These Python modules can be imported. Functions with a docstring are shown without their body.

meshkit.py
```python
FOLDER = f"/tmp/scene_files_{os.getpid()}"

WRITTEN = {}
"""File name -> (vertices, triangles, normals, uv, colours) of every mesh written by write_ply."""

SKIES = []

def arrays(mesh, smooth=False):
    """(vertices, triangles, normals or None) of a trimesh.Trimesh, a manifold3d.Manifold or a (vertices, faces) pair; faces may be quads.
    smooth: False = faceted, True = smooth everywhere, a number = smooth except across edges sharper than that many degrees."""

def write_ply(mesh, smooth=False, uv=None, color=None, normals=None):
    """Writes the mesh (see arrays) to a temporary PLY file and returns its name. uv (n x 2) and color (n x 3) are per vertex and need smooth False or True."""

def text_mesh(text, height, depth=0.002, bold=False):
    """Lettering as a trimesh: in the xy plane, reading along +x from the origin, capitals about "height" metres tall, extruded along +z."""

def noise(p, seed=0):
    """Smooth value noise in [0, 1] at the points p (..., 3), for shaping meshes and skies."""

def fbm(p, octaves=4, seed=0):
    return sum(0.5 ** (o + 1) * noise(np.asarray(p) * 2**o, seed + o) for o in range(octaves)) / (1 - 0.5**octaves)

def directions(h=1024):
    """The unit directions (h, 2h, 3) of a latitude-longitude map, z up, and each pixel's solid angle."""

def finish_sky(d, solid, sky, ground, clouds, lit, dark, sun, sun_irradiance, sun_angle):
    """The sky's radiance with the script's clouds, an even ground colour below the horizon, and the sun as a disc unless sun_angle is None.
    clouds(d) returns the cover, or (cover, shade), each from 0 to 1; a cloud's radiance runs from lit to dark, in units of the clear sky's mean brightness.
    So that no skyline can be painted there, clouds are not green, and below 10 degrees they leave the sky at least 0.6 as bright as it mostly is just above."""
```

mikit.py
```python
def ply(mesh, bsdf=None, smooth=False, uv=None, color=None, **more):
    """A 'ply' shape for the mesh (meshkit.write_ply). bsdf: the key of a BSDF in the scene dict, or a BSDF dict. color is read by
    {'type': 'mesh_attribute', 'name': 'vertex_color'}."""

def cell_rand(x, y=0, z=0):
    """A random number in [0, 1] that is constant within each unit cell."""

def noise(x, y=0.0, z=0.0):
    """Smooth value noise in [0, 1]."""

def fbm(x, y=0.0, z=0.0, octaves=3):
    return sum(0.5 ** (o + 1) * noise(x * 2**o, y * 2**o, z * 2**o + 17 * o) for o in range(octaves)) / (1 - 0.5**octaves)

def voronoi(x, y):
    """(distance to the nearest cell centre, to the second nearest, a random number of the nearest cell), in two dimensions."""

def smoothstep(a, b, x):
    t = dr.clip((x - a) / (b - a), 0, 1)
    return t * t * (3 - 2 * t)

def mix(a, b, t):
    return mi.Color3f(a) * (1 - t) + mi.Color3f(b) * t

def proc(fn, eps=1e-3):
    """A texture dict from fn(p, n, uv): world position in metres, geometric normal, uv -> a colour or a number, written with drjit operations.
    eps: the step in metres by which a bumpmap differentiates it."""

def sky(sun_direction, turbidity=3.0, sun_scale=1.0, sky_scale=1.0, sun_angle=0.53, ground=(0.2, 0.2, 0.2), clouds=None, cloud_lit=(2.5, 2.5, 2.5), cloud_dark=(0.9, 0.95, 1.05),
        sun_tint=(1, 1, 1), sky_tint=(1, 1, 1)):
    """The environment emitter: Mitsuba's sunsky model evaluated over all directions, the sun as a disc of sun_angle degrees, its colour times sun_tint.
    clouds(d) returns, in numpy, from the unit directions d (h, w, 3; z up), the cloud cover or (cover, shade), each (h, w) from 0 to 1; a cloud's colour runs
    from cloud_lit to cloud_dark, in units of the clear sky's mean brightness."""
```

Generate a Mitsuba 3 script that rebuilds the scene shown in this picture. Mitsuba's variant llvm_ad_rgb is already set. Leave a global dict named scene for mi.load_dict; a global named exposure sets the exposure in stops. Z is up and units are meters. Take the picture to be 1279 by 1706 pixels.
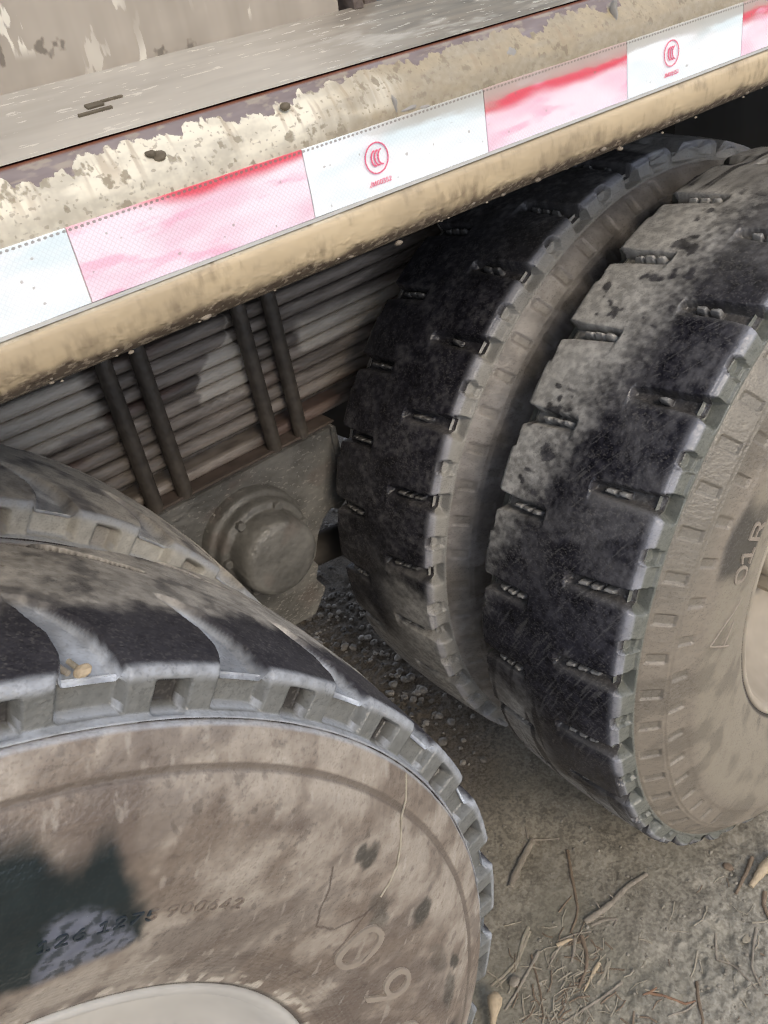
import math, random
import numpy as np, trimesh, mitsuba as mi, drjit as dr
import mikit, meshkit
from mikit import proc, noise, fbm, voronoi, smoothstep, mix
from shapely.geometry import Polygon, Point, LineString
from shapely import union_all

T = mi.ScalarTransform4f
random.seed(7)
RNG = np.random.default_rng(7)
scene, labels = {}, {}

# ------------------------------------------------------------------ camera, sky, exposure
yaw, pit, rol = 0.5744, 0.5834, 0.1941
F = np.array([math.sin(yaw) * math.cos(pit), math.cos(yaw) * math.cos(pit), -math.sin(pit)])
Rt = np.array([math.cos(yaw), -math.sin(yaw), 0.0])
D = np.cross(F, Rt)
UP = -(-math.sin(rol) * Rt + math.cos(rol) * D)
CAM = np.array([0.2092, -0.463, 1.3606])
scene['camera'] = {'type': 'perspective', 'fov_axis': 'x', 'fov': math.degrees(2 * math.atan(639.5 / 1467.75)), 'near_clip': 0.02, 'far_clip': 2000.0,
                   'to_world': T().look_at(origin=CAM.tolist(), target=(CAM + F).tolist(), up=UP.tolist())}
scene['sky'] = mikit.sky((-0.12, -0.85, 0.62), turbidity=3, sun_scale=0.3, sun_angle=24, sun_tint=(0.92, 0.98, 1.10), clouds=lambda d: 1.0, cloud_lit=(2.2, 2.4, 2.85), ground=(0.24, 0.22, 0.19))
exposure = 2.42

# ------------------------------------------------------------------ helpers
def numbered(name):
    if not any(k == name or k.startswith(name + '__') for k in scene): return name
    i = 1
    while any(k == f'{name}_{i:03d}' or k.startswith(f'{name}_{i:03d}__') for k in scene): i += 1
    return f'{name}_{i:03d}'

def obj(name, mesh, bsdf, parent=None, smooth=False, **kw):
    key = numbered((parent + '__' if parent else '') + name)
    scene[key] = mikit.ply(mesh, bsdf, smooth=smooth, **kw)
    return key

def tag(key, label, cat=None, group=None, kind=None):
    d = {}
    if label: d['label'] = label
    if cat: d['category'] = cat
    if group: d['group'] = group
    if kind: d['kind'] = kind
    labels[key] = d
    return key

def cat(ms): return trimesh.util.concatenate(ms)

def box(x0, x1, y0, y1, z0, z1, bev=0.0):
    if bev <= 0:
        m = trimesh.creation.box((x1 - x0, y1 - y0, z1 - z0))
        m.apply_translation(((x0 + x1) / 2, (y0 + y1) / 2, (z0 + z1) / 2))
        return m
    pts = []
    for sx in (0, 1):
        for sy in (0, 1):
            for sz in (0, 1):
                for a in range(3):
                    b = [bev, bev, bev]; b[a] = 0
                    pts.append(((x1 - b[0]) if sx else (x0 + b[0]), (y1 - b[1]) if sy else (y0 + b[1]), (z1 - b[2]) if sz else (z0 + b[2])))
    return trimesh.convex.convex_hull(np.array(pts))

def lathe_y(prof, n=64, cx=0, cz=0):
    """prof: list of (y, r); revolve about the y axis through (cx, cz)."""
    p = np.array(prof, float); th = np.linspace(0, 2 * np.pi, n, endpoint=False)
    v = np.stack([cx + p[:, None, 1] * np.cos(th), np.broadcast_to(p[:, None, 0], (len(p), n)), cz + p[:, None, 1] * np.sin(th)], -1).reshape(-1, 3)
    f = []
    for i in range(len(p) - 1):
        a = i * n + np.arange(n); b = i * n + (np.arange(n) + 1) % n
        f.append(np.stack([a, a + n, b + n, b], -1))
    return v, np.vstack(f)

def tube(pts, rad, n=10, caps=True, flat=1.0):
    """swept tube with radius per point."""
    P = np.array(pts, float); m = len(P)
    rad = np.broadcast_to(np.asarray(rad, float), (m,))
    t = np.gradient(P, axis=0); t /= np.linalg.norm(t, axis=1, keepdims=True) + 1e-12
    ref = np.array([0, 0, 1.0]) if abs(t[0][2]) < 0.9 else np.array([1.0, 0, 0])
    V = []
    for i in range(m):
        a = np.cross(t[i], ref); a /= np.linalg.norm(a) + 1e-12
        b = np.cross(a, t[i])
        ang = np.arange(n) * 2 * np.pi / n
        V.append(P[i] + rad[i] * (np.cos(ang)[:, None] * a + flat * np.sin(ang)[:, None] * b))
    V = np.vstack(V); f = []
    for i in range(m - 1):
        a = i * n + np.arange(n); b = i * n + (np.arange(n) + 1) % n
        f += np.stack([a, b, b + n, a + n], -1).tolist()
    F3 = []
    for q in f: F3 += [[q[0], q[1], q[2]], [q[0], q[2], q[3]]]
    if caps:
        V = np.vstack([V, P[0], P[-1]]); c0, c1 = m * n, m * n + 1
        for k in range(n):
            F3.append([c0, (k + 1) % n, k]); F3.append([c1, (m - 1) * n + k, (m - 1) * n + (k + 1) % n])
    return trimesh.Trimesh(V, np.array(F3), process=False)

def sweep_x(prof, xs, closed=True, jitter=0.0, seed=0):
    """extrude a (y, z) polyline along x."""
    p = np.array(prof, float); n = len(p); m = len(xs)
    v = np.zeros((m, n, 3)); v[..., 0] = np.asarray(xs)[:, None]; v[..., 1] = p[:, 0]; v[..., 2] = p[:, 1]
    if jitter:
        nz = meshkit.fbm(v * [22, 30, 30], 3, seed)[..., None] - 0.5
        v = v + nz * jitter * np.array([0, -1, 0.6])
    f = []
    e = n if closed else n - 1
    for j in range(e):
        a = np.arange(m - 1) * n + j; b = np.arange(m - 1) * n + (j + 1) % n
        f.append(np.stack([a, b, b + n, a + n], -1))
    v = v.reshape(-1, 3); f = np.vstack(f)
    f = np.vstack([f[:, [0, 1, 2]], f[:, [0, 2, 3]]])
    if closed:
        poly = Polygon(p)
        try:
            vv, ff = trimesh.creation.triangulate_polygon(poly, engine='earcut')
            base = len(v)
            e0 = np.column_stack([np.full(len(vv), xs[0]), vv]); e1 = np.column_stack([np.full(len(vv), xs[-1]), vv])
            v = np.vstack([v, e0, e1]); f = np.vstack([f, ff[:, ::-1] + base, ff + base + len(vv)])
        except Exception:
            pass
    return trimesh.Trimesh(v, f, process=False)

def plate_xz(poly, y0, y1):
    """extrude a shapely polygon given in (x, z) between y0 and y1."""
    m = trimesh.creation.extrude_polygon(poly, y1 - y0, engine='earcut')
    v = m.vertices.copy(); m.vertices = np.column_stack([v[:, 0], y1 - v[:, 2], v[:, 1]])
    return m

def ss(a, b, x):
    t = np.clip((x - a) / (b - a), 0, 1); return t * t * (3 - 2 * t)

def N(p, s, o=4, seed=0): return meshkit.fbm(np.asarray(p) * s, o, seed)

def lerp(a, b, t): return a + (b - a) * t[..., None]

# ------------------------------------------------------------------ materials
def P3(p, s): return (p.x * s, p.y * s, p.z * s)

def mat(name, color, rough=0.7, bump=None, metallic=0.0, spec=0.5):
    b = {'type': 'principled', 'base_color': color if isinstance(color, dict) else {'type': 'rgb', 'value': list(color)},
         'roughness': rough if isinstance(rough, dict) else float(rough), 'metallic': float(metallic), 'specular': float(spec)}
    if bump: b = {'type': 'bumpmap', 'bump': proc(bump[0], bump[2] if len(bump) > 2 else 5e-4), 'scale': bump[1], 'bsdf': b}
    scene[name] = {'type': 'twosided', 'bsdf': b}
    return name

VC = {'type': 'mesh_attribute', 'name': 'vertex_color'}

def grit(p, n, uv): return fbm(*P3(p, 420), 3)
def r_front(p, n, uv):
    r = dr.sqrt(dr.square(p.x) + dr.square(p.z - 0.5147))
    nz = fbm(*P3(p, 34), 3); fine = fbm(*P3(p, 150), 2)
    side = 0.30 + 0.25 * nz
    ang = dr.atan2(p.z - 0.5147, p.x)
    wet = smoothstep(0.90, 0.96, ang) * smoothstep(0.35, 0.37, r) * smoothstep(0.485, 0.45, r)
    side = dr.lerp(side, 0.14, wet)
    tread = 0.15 + 0.24 * fine + 0.34 * smoothstep(0.085, 0.125, p.y + 0.03 * (nz - 0.5))
    return dr.lerp(side, tread, smoothstep(0.518, 0.526, r))
def r_rear(p, n, uv):
    dx = p.x - 1.2773; dz = p.z - 0.5253
    r = dr.sqrt(dx * dx + dz * dz)
    nz = fbm(*P3(p, 30), 3); fine = fbm(*P3(p, 150), 2)
    side = 0.28 + 0.26 * nz
    dust = smoothstep(0.13, 0.17, p.y + 0.04 * (nz - 0.5)) * smoothstep(0.60, 0.72, p.z) * smoothstep(0.26, 0.24, p.y)
    tread = 0.13 + 0.20 * fine + 0.12 * nz + 0.34 * dust
    return dr.lerp(side, tread, smoothstep(0.480, 0.488, r))
# grit and pits finer than the tread mesh: a second, speckled coat blended over the rubber
def c_speck(p, n, uv): return mix((0.016, 0.015, 0.014), (0.24, 0.225, 0.20), smoothstep(0.35, 0.65, noise(*P3(p, 380))))
def w_speck(p, n, uv):
    r = dr.sqrt(dr.square(p.x) + dr.square(p.z - 0.5147)); ang = dr.atan2(p.z - 0.5147, p.x)
    stain = smoothstep(0.88, 0.96, ang) * smoothstep(0.345, 0.37, r) * smoothstep(0.495, 0.46, r) * smoothstep(0.1, 0.0, p.y)   # wet: no dry grit there
    return (1.0 - 0.92 * stain) * 0.22 * smoothstep(0.35, 0.85, noise(*P3(p, 620))) * (0.25 + 1.1 * noise(*P3(p, 40)))
scene['grit_coat'] = {'type': 'principled', 'base_color': proc(c_speck), 'roughness': 0.7, 'specular': 0.3}
def tyre_mat(name, rough, spec):
    scene[name + '_base'] = {'type': 'principled', 'base_color': VC, 'roughness': proc(rough), 'specular': spec}
    scene[name] = {'type': 'twosided', 'bsdf': {'type': 'bumpmap', 'bump': proc(grit, 5e-4), 'scale': 0.0010,
                   'bsdf': {'type': 'blendbsdf', 'weight': proc(w_speck), 'a': {'type': 'ref', 'id': name + '_base'}, 'b': {'type': 'ref', 'id': 'grit_coat'}}}}
tyre_mat('rubber_front', r_front, 0.38)
tyre_mat('rubber_rear', r_rear, 0.5)
mat('dust_rubber', (0.27, 0.235, 0.19), 0.8, (grit, 0.0006))

def c_cream(p, n, uv):
    z = p.z
    big = fbm(p.x * 14, p.y * 14, z * 22, 4)
    drip = fbm(p.x * 120, 3.3, z * 22, 4)
    fine = fbm(*P3(p, 330), 3)
    cream = mix((0.60, 0.54, 0.41), (0.74, 0.695, 0.57), big)
    mud = mix((0.19, 0.15, 0.095), (0.40, 0.32, 0.20), fine * 0.5 + drip * 0.5)
    # mud film grows towards the right end of the rail and in streaks
    m = smoothstep(0.46, 0.66, fbm(p.x * 12 + 3, z * 36, 1.7, 4) * 0.5 + drip * 0.25 + 0.42 * smoothstep(0.44, 0.66, p.x) + 0.10 * smoothstep(1.268, 1.258, z))
    col = mix(cream, mud, m * 0.9)
    # run marks and spots
    run = smoothstep(0.56, 0.70, fbm(p.x * 230, 2.6, z * 26, 3)) * smoothstep(1.262, 1.280, z)
    col = mix(col, (0.30, 0.22, 0.14), run * 0.55)
    pits = smoothstep(0.66, 0.76, fbm(p.x * 420, p.y * 420, z * 420, 2))
    col = mix(col, (0.24, 0.19, 0.13), pits * 0.6)
    spot = smoothstep(0.60, 0.70, fbm(p.x * 190, 7.7, z * 150, 4))
    col = mix(col, (0.20, 0.16, 0.10), spot * 0.8)
    # damp grey-brown film low on the strip and round old knocks
    film = smoothstep(0.40, 0.66, fbm(p.x * 34, 6.6, z * 95, 4) + 0.26 * smoothstep(1.274, 1.258, z))
    col = mix(col, mix((0.20, 0.175, 0.13), (0.36, 0.32, 0.25), fine), film * 0.6 * (0.35 + 0.65 * smoothstep(0.25, 0.7, drip * 0.5 + fine * 0.5)))
    # chipped top edge: purple-brown rusty steel, with a ragged front
    edge = z - (1.2860 - 0.006 * (drip - 0.5) - 0.009 * (fbm(p.x * 260, 1.1, z * 200, 4) - 0.5) - 0.0045 * smoothstep(0.64, 0.72, noise(p.x * 38, 4.0, 0.0)))
    rust = mix(mix((0.13, 0.09, 0.075), (0.24, 0.205, 0.205), fbm(p.x * 40, p.y * 200, z * 160, 3)), (0.34, 0.29, 0.22), 0.55 * smoothstep(0.5, 0.7, fbm(p.x * 120, p.y * 200, z * 260, 3)))
    rust = mix(rust, (0.16, 0.06, 0.035), smoothstep(0.0084, 0.0096, z - 1.2805))
    col = mix(col, rust, smoothstep(-0.0003, 0.0004, edge))
    # lower lip: ochre paint, dirt caked on the underside
    lip = mix((0.56, 0.45, 0.29), (0.42, 0.32, 0.19), big)
    lip = mix(lip, (0.16, 0.115, 0.07), smoothstep(0.46, 0.80, 0.6 * fbm(p.x * 40, 2.2, z * 60, 4) + 0.4 * fbm(p.x * 260, 1.2, z * 90, 3)) * 0.75)
    lip = mix(lip, (0.30, 0.245, 0.17), smoothstep(0.35, 0.7, big) * 0.35)
    dirt = mix((0.085, 0.062, 0.042), (0.24, 0.19, 0.135), smoothstep(0.5, 0.72, fine))
    dl = smoothstep(1.1965, 1.1895, z + 0.007 * (fbm(p.x * 70, 4.4, z * 40, 3) - 0.5) * 2)
    lip = mix(lip, dirt, dl)
    return mix(col, lip, smoothstep(1.2165, 1.2145, z))
mat('rail_paint', proc(c_cream), proc(lambda p, n, uv: 0.30 + 0.3 * fbm(*P3(p, 45), 3)), (lambda p, n, uv: 0.35 * fbm(*P3(p, 160), 3) + 0.6 * smoothstep(0.5, 0.8, fbm(*P3(p, 210), 3)) * smoothstep(1.205, 1.190, p.z), 0.0022))

def c_mudwall(p, n, uv):
    a = fbm(p.x * 7, p.y * 7, p.z * 7, 4)
    st = fbm(p.x * 130, 5.0, p.z * 9, 3)
    col = mix((0.27, 0.235, 0.19), (0.42, 0.37, 0.305), a * 0.5 + st * 0.5)
    chip = smoothstep(0.60, 0.66, fbm(p.x * 170, 2.0, p.z * 40, 4)) * smoothstep(0.46, 0.60, fbm(p.x * 14, 9.1, p.z * 16, 3))
    col = mix(col, (0.68, 0.64, 0.54), chip * 0.85)
    dk = smoothstep(0.70, 0.78, fbm(p.x * 90, 6.0, p.z * 60, 4))
    return mix(col, (0.13, 0.11, 0.085), dk * 0.8)
mat('mud_panel', proc(c_mudwall), 0.85, (lambda p, n, uv: fbm(p.x * 90, p.y * 90, p.z * 40, 4), 0.0025))

def c_ledge(p, n, uv):
    a = fbm(p.x * 5, p.y * 20, p.z * 20, 4)
    st = fbm(p.x * 26, p.y * 190, p.z * 190, 3)
    col = mix((0.27, 0.245, 0.205), (0.45, 0.415, 0.355), smoothstep(0.2, 0.8, a) * 0.5 + st * 0.5)
    brown = smoothstep(0.24, 0.50, fbm(p.x * 34, p.y * 120, 0.3, 4)) * smoothstep(0.50, 0.66, p.x)
    col = mix(col, mix((0.07, 0.055, 0.04), (0.24, 0.20, 0.15), st), brown * 0.95)
    fl = smoothstep(0.73, 0.78, fbm(p.x * 90, p.y * 600, 3.0, 3))
    return mix(col, (0.60, 0.56, 0.48), fl * 0.5)
mat('mud_ledge', proc(c_ledge), proc(lambda p, n, uv: 0.20 + 0.4 * fbm(p.x * 14, p.y * 60, 0.7, 3)), (lambda p, n, uv: fbm(p.x * 40, p.y * 160, p.z * 160, 4), 0.0014))

SEG = 0.1474
TX0 = 0.353   # boundary between white and red
def tape_mottle(p): return fbm(p.x * 20, 1.0, p.z * 60, 4)
def dots(p):
    gx = p.x * 300
    d = dr.square(gx - dr.floor(gx) - 0.5) + dr.square((p.z - 1.2575 + 0.0003 * p.x) * 420)
    return smoothstep(0.14, 0.05, d)
def weave(p):
    a, b = (p.x + p.z) * 330, (p.x - p.z) * 330
    return dr.minimum(dr.abs(a - dr.floor(a) - 0.5), dr.abs(b - dr.floor(b) - 0.5))
def tape_dirt(p, col):
    t = smoothstep(0.30, 0.62, fbm(p.x * 26, 5.0, p.z * 90, 4) + 0.6 * smoothstep(1.247, 1.2575, p.z) * smoothstep(0.45, 0.62, p.x) - 0.16)
    t = t * smoothstep(1.238, 1.256, p.z) * smoothstep(0.50, 0.60, p.x)
    col = mix(col, (0.42, 0.40, 0.35), t * 0.85)
    sp = smoothstep(0.87, 0.90, fbm(p.x * 220, 8.0, p.z * 220, 2))
    return mix(mix(col, (0.25, 0.2, 0.16), sp * 0.5), (0.2, 0.17, 0.15), dots(p) * 0.75)
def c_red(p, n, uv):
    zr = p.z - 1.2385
    f = smoothstep(0.0150, 0.0075, zr - 0.0035 * smoothstep(0.62, 0.48, p.x) + 0.010 * (tape_mottle(p) - 0.5) + 0.006 * smoothstep(0.55, 0.66, p.x) - 0.006 * smoothstep(0.44, 0.38, p.x))
    glare_pink = mix((0.84, 0.58, 0.68), (0.88, 0.76, 0.83), smoothstep(0.25, 0.6, fbm(p.x * 16, 4.0, p.z * 40, 4)))  # pale pink retroreflective glare, painted over the lower part of the red
    col = mix((0.72, 0.10, 0.14), glare_pink, f)
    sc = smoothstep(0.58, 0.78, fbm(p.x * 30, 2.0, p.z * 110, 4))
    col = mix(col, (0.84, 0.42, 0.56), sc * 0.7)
    return tape_dirt(p, col * (1.0 - 0.14 * smoothstep(0.16, 0.05, weave(p))))
def c_white(p, n, uv):
    col = mix((0.84, 0.87, 0.885), (0.70, 0.80, 0.83), smoothstep(0.40, 0.65, tape_mottle(p)) * (0.4 + 0.6 * smoothstep(1.236, 1.252, p.z)))
    return tape_dirt(p, col * (1.0 - 0.07 * smoothstep(0.16, 0.05, weave(p))))
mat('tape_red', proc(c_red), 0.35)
mat('tape_white', proc(c_white), 0.35)
mat('mark_red', (0.72, 0.13, 0.22), 0.5)
mat('tape_border', (0.40, 0.39, 0.36), 0.6, (grit, 0.0006))

def c_spring(p, n, uv):
    a = fbm(p.x * 12, p.y * 30, p.z * 60, 4)
    fine = fbm(p.x * 60, p.y * 90, p.z * 260, 3)
    col = mix((0.06, 0.050, 0.044), (0.42, 0.362, 0.31), smoothstep(0.3, 0.7, a) * 0.45 + fine * 0.25 + 0.35 * mikit.cell_rand((p.z - 0.03 * dr.square(p.x - 0.64)) * 46.3 + 0.1, 3.0, 1.0))
    col = mix(col, (0.13, 0.07, 0.055), smoothstep(0.55, 0.7, fbm(p.x * 9, 1.0, p.z * 25, 3)) * 0.6)
    # ragged pale patches at set spots on the leaves
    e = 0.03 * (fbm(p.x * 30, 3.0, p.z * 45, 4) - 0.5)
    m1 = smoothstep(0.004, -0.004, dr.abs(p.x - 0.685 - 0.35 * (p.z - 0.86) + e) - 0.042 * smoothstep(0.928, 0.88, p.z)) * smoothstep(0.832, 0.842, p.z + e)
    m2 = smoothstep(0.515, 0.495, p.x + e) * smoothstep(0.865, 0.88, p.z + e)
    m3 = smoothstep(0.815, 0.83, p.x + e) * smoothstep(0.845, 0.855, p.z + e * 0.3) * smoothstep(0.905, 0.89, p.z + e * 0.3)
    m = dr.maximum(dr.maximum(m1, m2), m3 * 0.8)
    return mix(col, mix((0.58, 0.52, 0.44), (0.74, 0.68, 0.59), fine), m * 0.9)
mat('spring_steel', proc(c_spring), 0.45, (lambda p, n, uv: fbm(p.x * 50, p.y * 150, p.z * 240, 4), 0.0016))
mat('bolt_steel', proc(lambda p, n, uv: mix((0.035, 0.03, 0.026), (0.12, 0.10, 0.08), fbm(*P3(p, 70), 4))), 0.5, (lambda p, n, uv: fbm(*P3(p, 220), 3), 0.0014))
def c_mudiron(p, n, uv):
    a = fbm(*P3(p, 22), 4)
    col = mix((0.075, 0.073, 0.067), (0.20, 0.194, 0.178), smoothstep(0.25, 0.75, a) * 0.6 + 0.4 * fbm(*P3(p, 190), 3))
    fl = smoothstep(0.60, 0.74, fbm(p.x * 190, p.y * 190, p.z * 260, 3)) * smoothstep(0.570, 0.586, p.y)
    col = mix(col, (0.34, 0.32, 0.29), fl * 0.45)
    return mix(col, (0.20, 0.11, 0.085), smoothstep(0.60, 0.72, fbm(p.x * 18, p.y * 18, p.z * 18 + 5, 3)) * 0.12)
mat('mud_iron', proc(c_mudiron), proc(lambda p, n, uv: 0.28 + 0.35 * fbm(*P3(p, 60), 3)), (lambda p, n, uv: fbm(*P3(p, 190), 4) + 1.2 * smoothstep(0.56, 0.72, fbm(p.x * 150, p.y * 150, p.z * 230, 3)) * smoothstep(0.573, 0.588, p.y), 0.0020))
mat('rust_plate', proc(lambda p, n, uv: mix((0.055, 0.042, 0.035), (0.15, 0.115, 0.095), fbm(*P3(p, 50), 4))), 0.8, (lambda p, n, uv: fbm(*P3(p, 200), 3), 0.002))
mat('dark_steel', proc(lambda p, n, uv: mix((0.02, 0.018, 0.016), (0.07, 0.06, 0.05), fbm(*P3(p, 14), 4))), 0.75)
mat('grey_flap', proc(lambda p, n, uv: mix((0.06, 0.06, 0.058), (0.15, 0.145, 0.135), fbm(p.x * 30, p.y * 30, p.z * 5, 4))), 0.85)
mat('pale_paint', (0.42, 0.52, 0.56), 0.5)
mat('rim_grey', proc(lambda p, n, uv: mix((0.34, 0.325, 0.295), (0.50, 0.48, 0.44), fbm(*P3(p, 14), 4))), 0.42, (lambda p, n, uv: fbm(*P3(p, 120), 3), 0.0009))
mat('rim_tan', proc(lambda p, n, uv: mix((0.25, 0.215, 0.165), (0.40, 0.35, 0.28), fbm(*P3(p, 24), 4))), 0.75, (lambda p, n, uv: fbm(*P3(p, 150), 3), 0.0012))

# ------------------------------------------------------------------ the truck
TR = 'truck'
tag(TR, 'muddy heavy truck with dusty twin wheels under a red and white striped cream rail', 'truck')
L, ZA, ZB = 1.2773, 0.5147, 0.5253
W, GAP = 0.2235, 0.1012

# ---- tyres ----------------------------------------------------------
def resample(prof, steps, sm=1.0):
    """prof: corner list (y, r); steps: spacing per segment; returns dense (y, r), lightly smoothed."""
    out = []
    for (a, b, h) in zip(prof[:-1], prof[1:], steps):
        a, b = np.array(a), np.array(b); k = max(2, int(math.ceil(np.linalg.norm(b - a) / h)))
        out += [a + (b - a) * t for t in np.linspace(0, 1, k, endpoint=False)]
    out.append(np.array(prof[-1])); q = np.array(out)
    for _ in range(int(sm)):
        q[1:-1] = 0.25 * q[:-2] + 0.5 * q[1:-1] + 0.25 * q[2:]
    return q

def thetas(lo, hi, fine, coarse=1.5):
    a = np.arange(lo, hi, fine)
    b = np.arange(hi, lo + 360, coarse)
    return np.concatenate([a, b])

def build_tyre(key, x0, y0, z0, q, th, depth, colour, floor=None):
    y, r = q[:, 0], q[:, 1]
    dy, drr = np.gradient(y), np.gradient(r)
    ln = np.hypot(dy, drr) + 1e-12
    ny, nr = -drr / ln, dy / ln          # outward normal (profile runs outer bead -> tread -> inner bead)
    Y, TH = np.meshgrid(y, th, indexing='ij'); Rr = np.meshgrid(r, th, indexing='ij')[0]
    t = np.radians(TH)
    base = np.stack([Rr * np.cos(t), Y, Rr * np.sin(t)], -1)
    d, extra = depth(Y, Rr, TH, base)
    Y2 = Y - d * ny[:, None]; R2 = Rr - d * nr[:, None]
    v = np.stack([x0 + R2 * np.cos(t), y0 + Y2, z0 + R2 * np.sin(t)], -1)
    if floor is not None: v[..., 2] = np.maximum(v[..., 2], floor)
    col = np.clip(colour(Y, Rr, TH, base, d, extra), 0.005, 0.9)
    n, m = Y.shape
    idx = np.arange(n * m).reshape(n, m); nx = np.roll(idx, -1, axis=1)
    f = np.stack([idx[:-1], idx[1:], nx[1:], nx[:-1]], -1).reshape(-1, 4)
    s = np.concatenate([[0], np.cumsum(np.hypot(np.diff(y), np.diff(r)))])
    uv = np.stack([t * 0.5, np.broadcast_to(s[:, None], Y.shape)], -1)
    scene[key] = mikit.ply((v.reshape(-1, 3), f), 'rubber_front' if x0 < 0.5 else 'rubber_rear', smooth=True, uv=uv.reshape(-1, 2), color=col.reshape(-1, 3))

def wrap(TH, c, pitch): return (TH - c + pitch / 2) % pitch - pitch / 2

def stroke(TH, R, line, w):
    """mask of a hand-drawn mark on the sidewall; line: (theta degrees, r)."""
    P = np.stack([np.radians(TH) * 0.42, R], -1); out = np.full(TH.shape, 9.0)
    L_ = [np.array([math.radians(a) * 0.42, b]) for a, b in line]
    for a, b in zip(L_[:-1], L_[1:]):
        ab = b - a; k = np.clip(((P - a) @ ab) / (ab @ ab + 1e-12), 0, 1)
        out = np.minimum(out, np.linalg.norm(P - a - k[..., None] * ab, axis=-1))
    return ss(w, w * 0.4, out)

def blob(TH, R, t0, r0, rt, rr):
    return ss(1.0, 0.5, np.hypot((TH - t0) / rt, (R - r0) / rr))

def mirror(half, w):
    a = list(half); return a + [(w - y, r) for y, r in a[::-1]]

halfA = [(0.03, 0.288), (0.004, 0.294), (-0.011, 0.301), (-0.017, 0.306), (-0.021, 0.318), (-0.031, 0.345), (-0.039, 0.38), (-0.0425, 0.415), (-0.041, 0.45), (-0.034, 0.478),
         (-0.0265, 0.4935), (-0.0232, 0.495), (-0.0232, 0.4995), (-0.0235, 0.501), (-0.019, 0.514), (-0.0140, 0.5232), (-0.0112, 0.5252), (-0.0058, 0.5258), (-0.0100, 0.5270), (-0.0096, 0.5280), (-0.0030, 0.5296), (-0.0010, 0.556), (0.003, 0.5612), (0.05, 0.5645), (0.11, 0.5665)]
WA = 0.2205
def profA(fine):
    full = mirror(halfA, WA)
    st = [0.004] * 4 + [0.0016] * 5 + [0.002, 0.0012, 0.0014, 0.0012] + [0.0022] * 2 + [0.0009] * 5 + [0.0012] * 2 + [0.0016] * 2
    st = [s * fine for s in st] + [0.01] + [s * fine * 1.6 for s in st[::-1]]
    return resample(full, st[:len(full) - 1], 2)

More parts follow.
